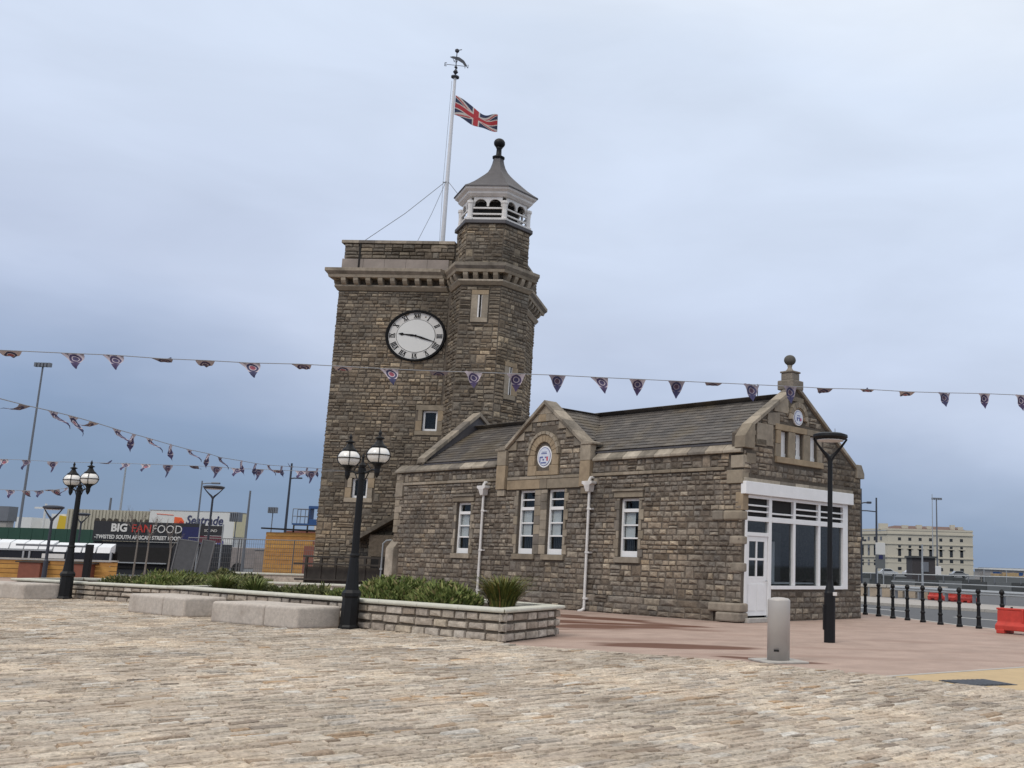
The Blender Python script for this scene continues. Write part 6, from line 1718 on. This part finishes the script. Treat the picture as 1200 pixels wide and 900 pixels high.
# the left wing recedes to the left: build front block + angled side block
Fh = frame((0, 0, 0), 0); Fw = frame((-13.2, 26, 0), math.degrees(math.atan2(-26, 13.2)))
LWG = math.hypot(26, 13.2)
box_obj('wall', M['hotel'], ht, 0, HW, 0, 24, 0, HH, Fh); box_obj('wall', M['hotel'], ht, 0, LWG, 0.1, 12, 0, HH - .1, Fw)
for F, L in ((Fh, HW), (Fw, LWG)):
    for z, o_, th in ((HH - 1.3, .35, .5), (HH - 4.6, .3, .3), (5.2, .35, .35), (3.5, .1, .2)): box_obj('cornice', M['hotel'], ht, -.2, L + .2, -o_, .0, z, z + th, F)
    box_obj('parapet', M['hotel'], ht, -.1, L + .1, -.12, .3, HH, HH + .6, F)
for k in range(7):
    x = 4.0 + k * 3.45
    for (z, h, w) in ((HH - 3.3, 1.0, 1.0), (HH - 6.6, 1.7, .9), (5.8, 2.4, 1.0), (3.9, 1.1, 1.1)):
        box_obj('window', M['wdark'], ht, x - w / 2, x + w / 2, -.04, .02, z, z + h, Fh)
        if h > 2: box_obj('pediment', M['hotel'], ht, x - w, x + w, -.35, 0, z + h, z + h + .3, Fh)
    box_obj('opening', M['wdark'], ht, x - .6, x + .6, -.05, .02, 1.2, 2.2, Fh)
for k in range(8):
    x = 1.8 + k * 3.4
    for (z, h, w) in ((HH - 3.3, 1.2, 1.0), (HH - 6.8, 1.9, 1.0), (5.9, 2.4, 1.0), (2.6, 1.8, 1.0)):
        box_obj('window', M['grey_pole'] if k % 2 else M['wdark'], ht, x - w / 2, x + w / 2, -.04, .02, z, z + h, Fw)
ro_ = MB(); ro_.prism([(1, 1.5, HH + .5), (HW - 1.5, 1.5, HH + .5), (HW - 3, 8, HH + 1.9), (4, 8, HH + 1.9)], (0, 12, 0)); ro_ = ro_.build('roof', M['hroof'], ht)
for (x, w, h) in ((-2.2, 3.0, 2.3), (5.6, 2.0, 1.9), (10.5, 1.8, 2.1), (14, 1.5, 1.8), (22, 1.4, 2.4), (24.5, 1.6, 1.8)): box_obj('chimney', M['hotel'], ro_, x, x + w, 3, 5, HH + .3, HH + h)
pole('very tall thin mast behind the hotel', 70.3, 300, 23.0, .16, M['galv'])
pole('tall floodlight column with a T shaped head in front of the hotel', 72.0, 302, 22.0, .28, M['grey_pole'], head=1.4)
# raised dark bank / retaining wall beyond the road with fence line
M['bank'] = mat('dark_grey_wall', (.055, .06, .062), .9, var=.2, scale=.6)
M['panelgrey'] = mat('grey_barrier_sheet', (.12, .13, .135), .8, var=.12, scale=.8)
bw = thing('retaining_wall', 'long dark grey retaining wall beyond the road on the right', 'wall', (13.5, 88, -.1), R(-28))
for k in range(34): box_obj('wall_panel', M['bank'] if k % 2 else M['panelgrey'], bw, k * 1.9, k * 1.9 + 1.87, 0, .4, 0, .78 + .004 * k)
for k in range(30): MB().tube([(k * 2.0, -.1, .7), (k * 2.0, -.1, 1.2)], .04, 5).build('rail_post', M['grey_pole'], bw)
MB().tube([(0, -.1, 1.2), (60, -.1, 1.3)], .04, 5).build('rail', M['galv'], bw)
ab_ = thing('embankment', 'dark planted embankment in front of the hotel', 'embankment', (18, 150, 0), 0)
r5 = random.Random(2)
mb = MB()
for k in range(46):
    x = k * 2.0 - 6; mb.box(x, x + 2.3, r5.uniform(0, 4), 8, 0, .25 + r5.uniform(0, .5))
mb.build('bank', M['bank'], ab_)
# dark shed with gable and box frame
M['shedm'] = mat('dark_shed_cladding', (.045, .04, .042), .85, var=.2)
sd_ = thing('dark_shed', 'dark brown shed in front of the middle of the hotel', 'shed', (23.6, 110, 0), 0)
box_obj('wall', M['shedm'], sd_, 0, 2.4, 0, 3, 0, 2.7); box_obj('roof', M['bank'], sd_, -.15, 2.6, -.2, 3.2, 2.702, 2.9); box_obj('window', M['grey_pole'], sd_, .9, 1.7, -.05, 0, 1.3, 2.3)
# vehicles
M['tyre'] = mat('tyre_rubber', (.02, .02, .02), .9)
def car(label, x, y, rz_, L, H, col, van=False):
    t = thing('parked_van' if van else 'parked_car', label, 'van' if van else 'car', (x, y, 0), rz_, 'vehicles parked in front of the hotel')
    m_ = mat('car_paint', col, .3, var=0, coat=.5)
    if van: prof = [(0, .3), (0, H), (L * .72, H), (L * .86, H * .62), (L, H * .5), (L, .3)]
    else: prof = [(0, .3), (0, H * .58), (L * .12, H * .64), (L * .26, H), (L * .62, H), (L * .78, H * .66), (L * .97, H * .56), (L, .3)]
    MB().prism([(x_, 0, z_) for x_, z_ in prof], (0, 1.7, 0)).build('body', m_, t, bevel=.06)
    gl_ = [(L * .66, H * .92), (L * .71, H * .92), (L * .83, H * .62), (L * .66, H * .62)] if van else [(L * .17, H * .67), (L * .28, H * .94), (L * .60, H * .94), (L * .74, H * .68)]
    MB().prism([(x_, -.012, z_) for x_, z_ in gl_], (0, 1.724, 0)).build('side_window', M['wdark'], t)
    for wx in (L * .2, L * .8): 
        w = MB().lathe([(.32, -.02), (.32, .2)], (0, 0, 0), 14).build('wheel', M['tyre'], t, Matrix.Translation((wx, .18, .32)) @ Matrix.Rotation(PI / 2, 4, 'X'))
        MB().lathe([(.18, .2), (.17, .22)], (0, 0, 0), 10).build('rim', M['galv'], w, Matrix.Translation((wx, .18, .32)) @ Matrix.Rotation(PI / 2, 4, 'X'))
        MB().lathe([(.32, -.02), (.32, .2)], (0, 0, 0), 14).build('wheel', M['tyre'], t, Matrix.Translation((wx, 1.7, .32)) @ Matrix.Rotation(PI / 2, 4, 'X'))
car('silver car farthest left in front of the hotel', 40.5, 222, R(-3), 4.2, 1.5, (.4, .42, .44))
car('pale silver car second from the left in front of the hotel', 47.5, 230, R(4), 4.2, 1.5, (.45, .45, .46))
car('white van right of the dark shed', 54.5, 226, R(172), 4.2, 2.3, (.6, .6, .6), True)
car('dark red car beside the dark shed', 50.4, 232, R(2), 3.9, 1.45, (.22, .02, .04))
car('grey hatchback right of the white van', 57.8, 230, R(2), 4.0, 1.45, (.2, .21, .22))
bare_tree('bare grey bush right of the white van', 30.2, 108, 2.0, 11)
bare_tree('bare grey bush left of the sandy crates', 32.6, 109, 1.9, 12)
# scaffold / timber clutter and terminal with blue glazing
M['sandy'] = mat('sandy_timber', (.36, .26, .14), .85, var=.25)
cl = thing('timber_stack', 'stack of sandy coloured timber crates on the right skyline', 'crates', (34.5, 118, 0), 0)
for k, (x, w, h) in enumerate(((0, 1.2, 1.3), (1.25, 1.5, 1.45), (2.8, .8, 1.1), (3.65, 1.3, 1.2))): box_obj('crate', M['sandy'], cl, x, x + w, 0, 1.5, 0, h, None, .02)
tm = thing('terminal_building', 'low distant port terminal with a blue glazed front and white roof', 'building', (52, 180, 0), 0)
box_obj('wall', M['pavegrey'], tm, 0, 26, 0, 10, 0, 1.9)
for k in range(14): box_obj('window', M['blue'], tm, .4 + k * 1.8, 1.9 + k * 1.8, -.06, 0, .5, 1.5)
box_obj('roof', M['trwhite'], tm, -.3, 26.4, -.4, 10.2, 1.9, 2.1); box_obj('roof_plant', M['bank'], tm, 8.5, 12.2, 2, 6, 2.1, 2.9); MB().tube([(11.5, 2, 2.9), (11.5, 2, 6)], .07, 5).build('mast', M['grey_pole'], tm)
fw = thing('white_block', 'thin strip of white distant building on the right horizon', 'building', (85, 290, 0), 0)
box_obj('wall', M['trwhite'], fw, -3, 10, 0, 5, 0, 2.4); box_obj('roof', M['galv'], fw, -3.2, 10.2, -.2, 5.2, 2.4, 2.6)
# foot bridge ramp rails in the middle distance
rp_ = thing('ramp', 'grey ramp with handrails sloping down on the far right', 'ramp', (26, 92, 0), R(-25))
MB().prism([(0, 0, .2), (0, 0, 1.15), (18, 0, .9), (18, 0, 0)], (0, 2.5, 0)).build('deck', M['panelgrey'], rp_)
for k in range(10): MB().tube([(k * 1.9, -.05, .5), (k * 1.9, -.05, 1.7 - k * .02)], .035, 5).build('rail_post', M['galv'], rp_)
MB().tube([(0, -.05, 1.7), (18, -.05, 1.5)], .04, 5).build('rail', M['galv'], rp_)
# stone parapet wall across the road and the guard rail
M['buffstone'] = mat('buff_parapet_stone', rough=.85, var=.2, scale=3, tones=[(0, (.33, .26, .19)), (.5, (.40, .33, .25)), (.8, (.30, .25, .20)), (1, (.48, .33, .15))])
pw = thing('parapet_wall', 'low buff stone parapet wall of separate blocks across the road', 'wall', (8.2, 58.5, 0), R(-36))
for k in range(9):
    box_obj('pier', M['buffstone'], pw, k * .72, k * .72 + .48, 0, .3, 0, .5, None, .02)
for k in range(4): box_obj('coping_stone', M['kerb'], pw, -.1 + k * 1.65, 1.52 + k * 1.65, -.06, .36, .502, .66, None, .02)
gr = thing('guard_rail', 'grey steel guard rail on posts beyond the road', 'guard rail', (10.7, 55.3, 0), R(-62))
MB().prism([(0, 0, .40), (0, -.05, .45), (0, 0, .5), (0, -.05, .56), (0, 0, .64), (0, .03, .64), (0, .03, .40)], (24, 0, 0)).build('beam', M['galv'], gr)
for k in range(13): box_obj('post', M['grey_pole'], gr, .3 + k * 1.9, .42 + k * 1.9, .035, .16, 0, .6)
MB().tube([(0, .1, .86), (24, .1, .86)], .03, 6).build('top_rail', M['galv'], gr)
# near lamp columns and sign on the right
pole('grey lamp column with a long arm just right of the building', 13.55, 75, 6.5, .10, M['dark_pole'], arm=[(-1, 5.5, -2.3)])
pole('dark lamp column half hidden by the building corner', 9.95, 60, 6.0, .09, M['dark_pole'], arm=[(1, 5.15, .6), (1, 3.0, .3)])
pole('pale slender post in front of the dark shed', 17.93, 80, 3.4, .09, M['galv'])
ps = thing('parking_sign', 'tall white and blue grey information sign beyond the road', 'sign', (11.15, 62, 0), 0)
box_obj('panel', M['panelgrey'], ps, 0, .56, 0, .08, 1.5, 2.3, None, .01); box_obj('panel', M['signwhite'], ps, 0, .56, -.002, .08, 2.302, 3.0, None, .01); box_obj('symbol', M['navy'], ps, .18, .42, -.02, 0, 2.05, 2.28)
MB().tube([(.1, .04, 0), (.1, .04, 1.5)], .035, 6).build('post', M['galv'], ps); MB().tube([(.46, .04, 0), (.46, .04, 1.5)], .035, 6).build('post', M['galv'], ps)

# small clutter behind the wire fence on the left
for i, (x, y, w, h, m_, lab) in enumerate([(-25.4, 62, 1.1, 1.5, 'clutter', 'grey brown crate behind the wire fence panels'), (-24.0, 63, .8, 1.25, 'blue', 'small blue cabinet behind the wire fence panels'), (-22.9, 61, .6, 1.45, 'trwhite', 'narrow white cabinet just left of the yellow hut')]):
    t = thing('storage_box', lab, 'box', (x, y, 0), R(6 * i - 5))
    box_obj('body', M[m_], t, 0, w, 0, .8, .05, h, None, .03); box_obj('lid', M['grey_pole'], t, -.03, w + .03, -.03, .83, h + .002, h + .07, None, .015)
    box_obj('foot', M['iron'], t, .05, .15, .05, .75, 0, .048); box_obj('foot', M['iron'], t, w - .15, w - .05, .05, .75, 0, .048)
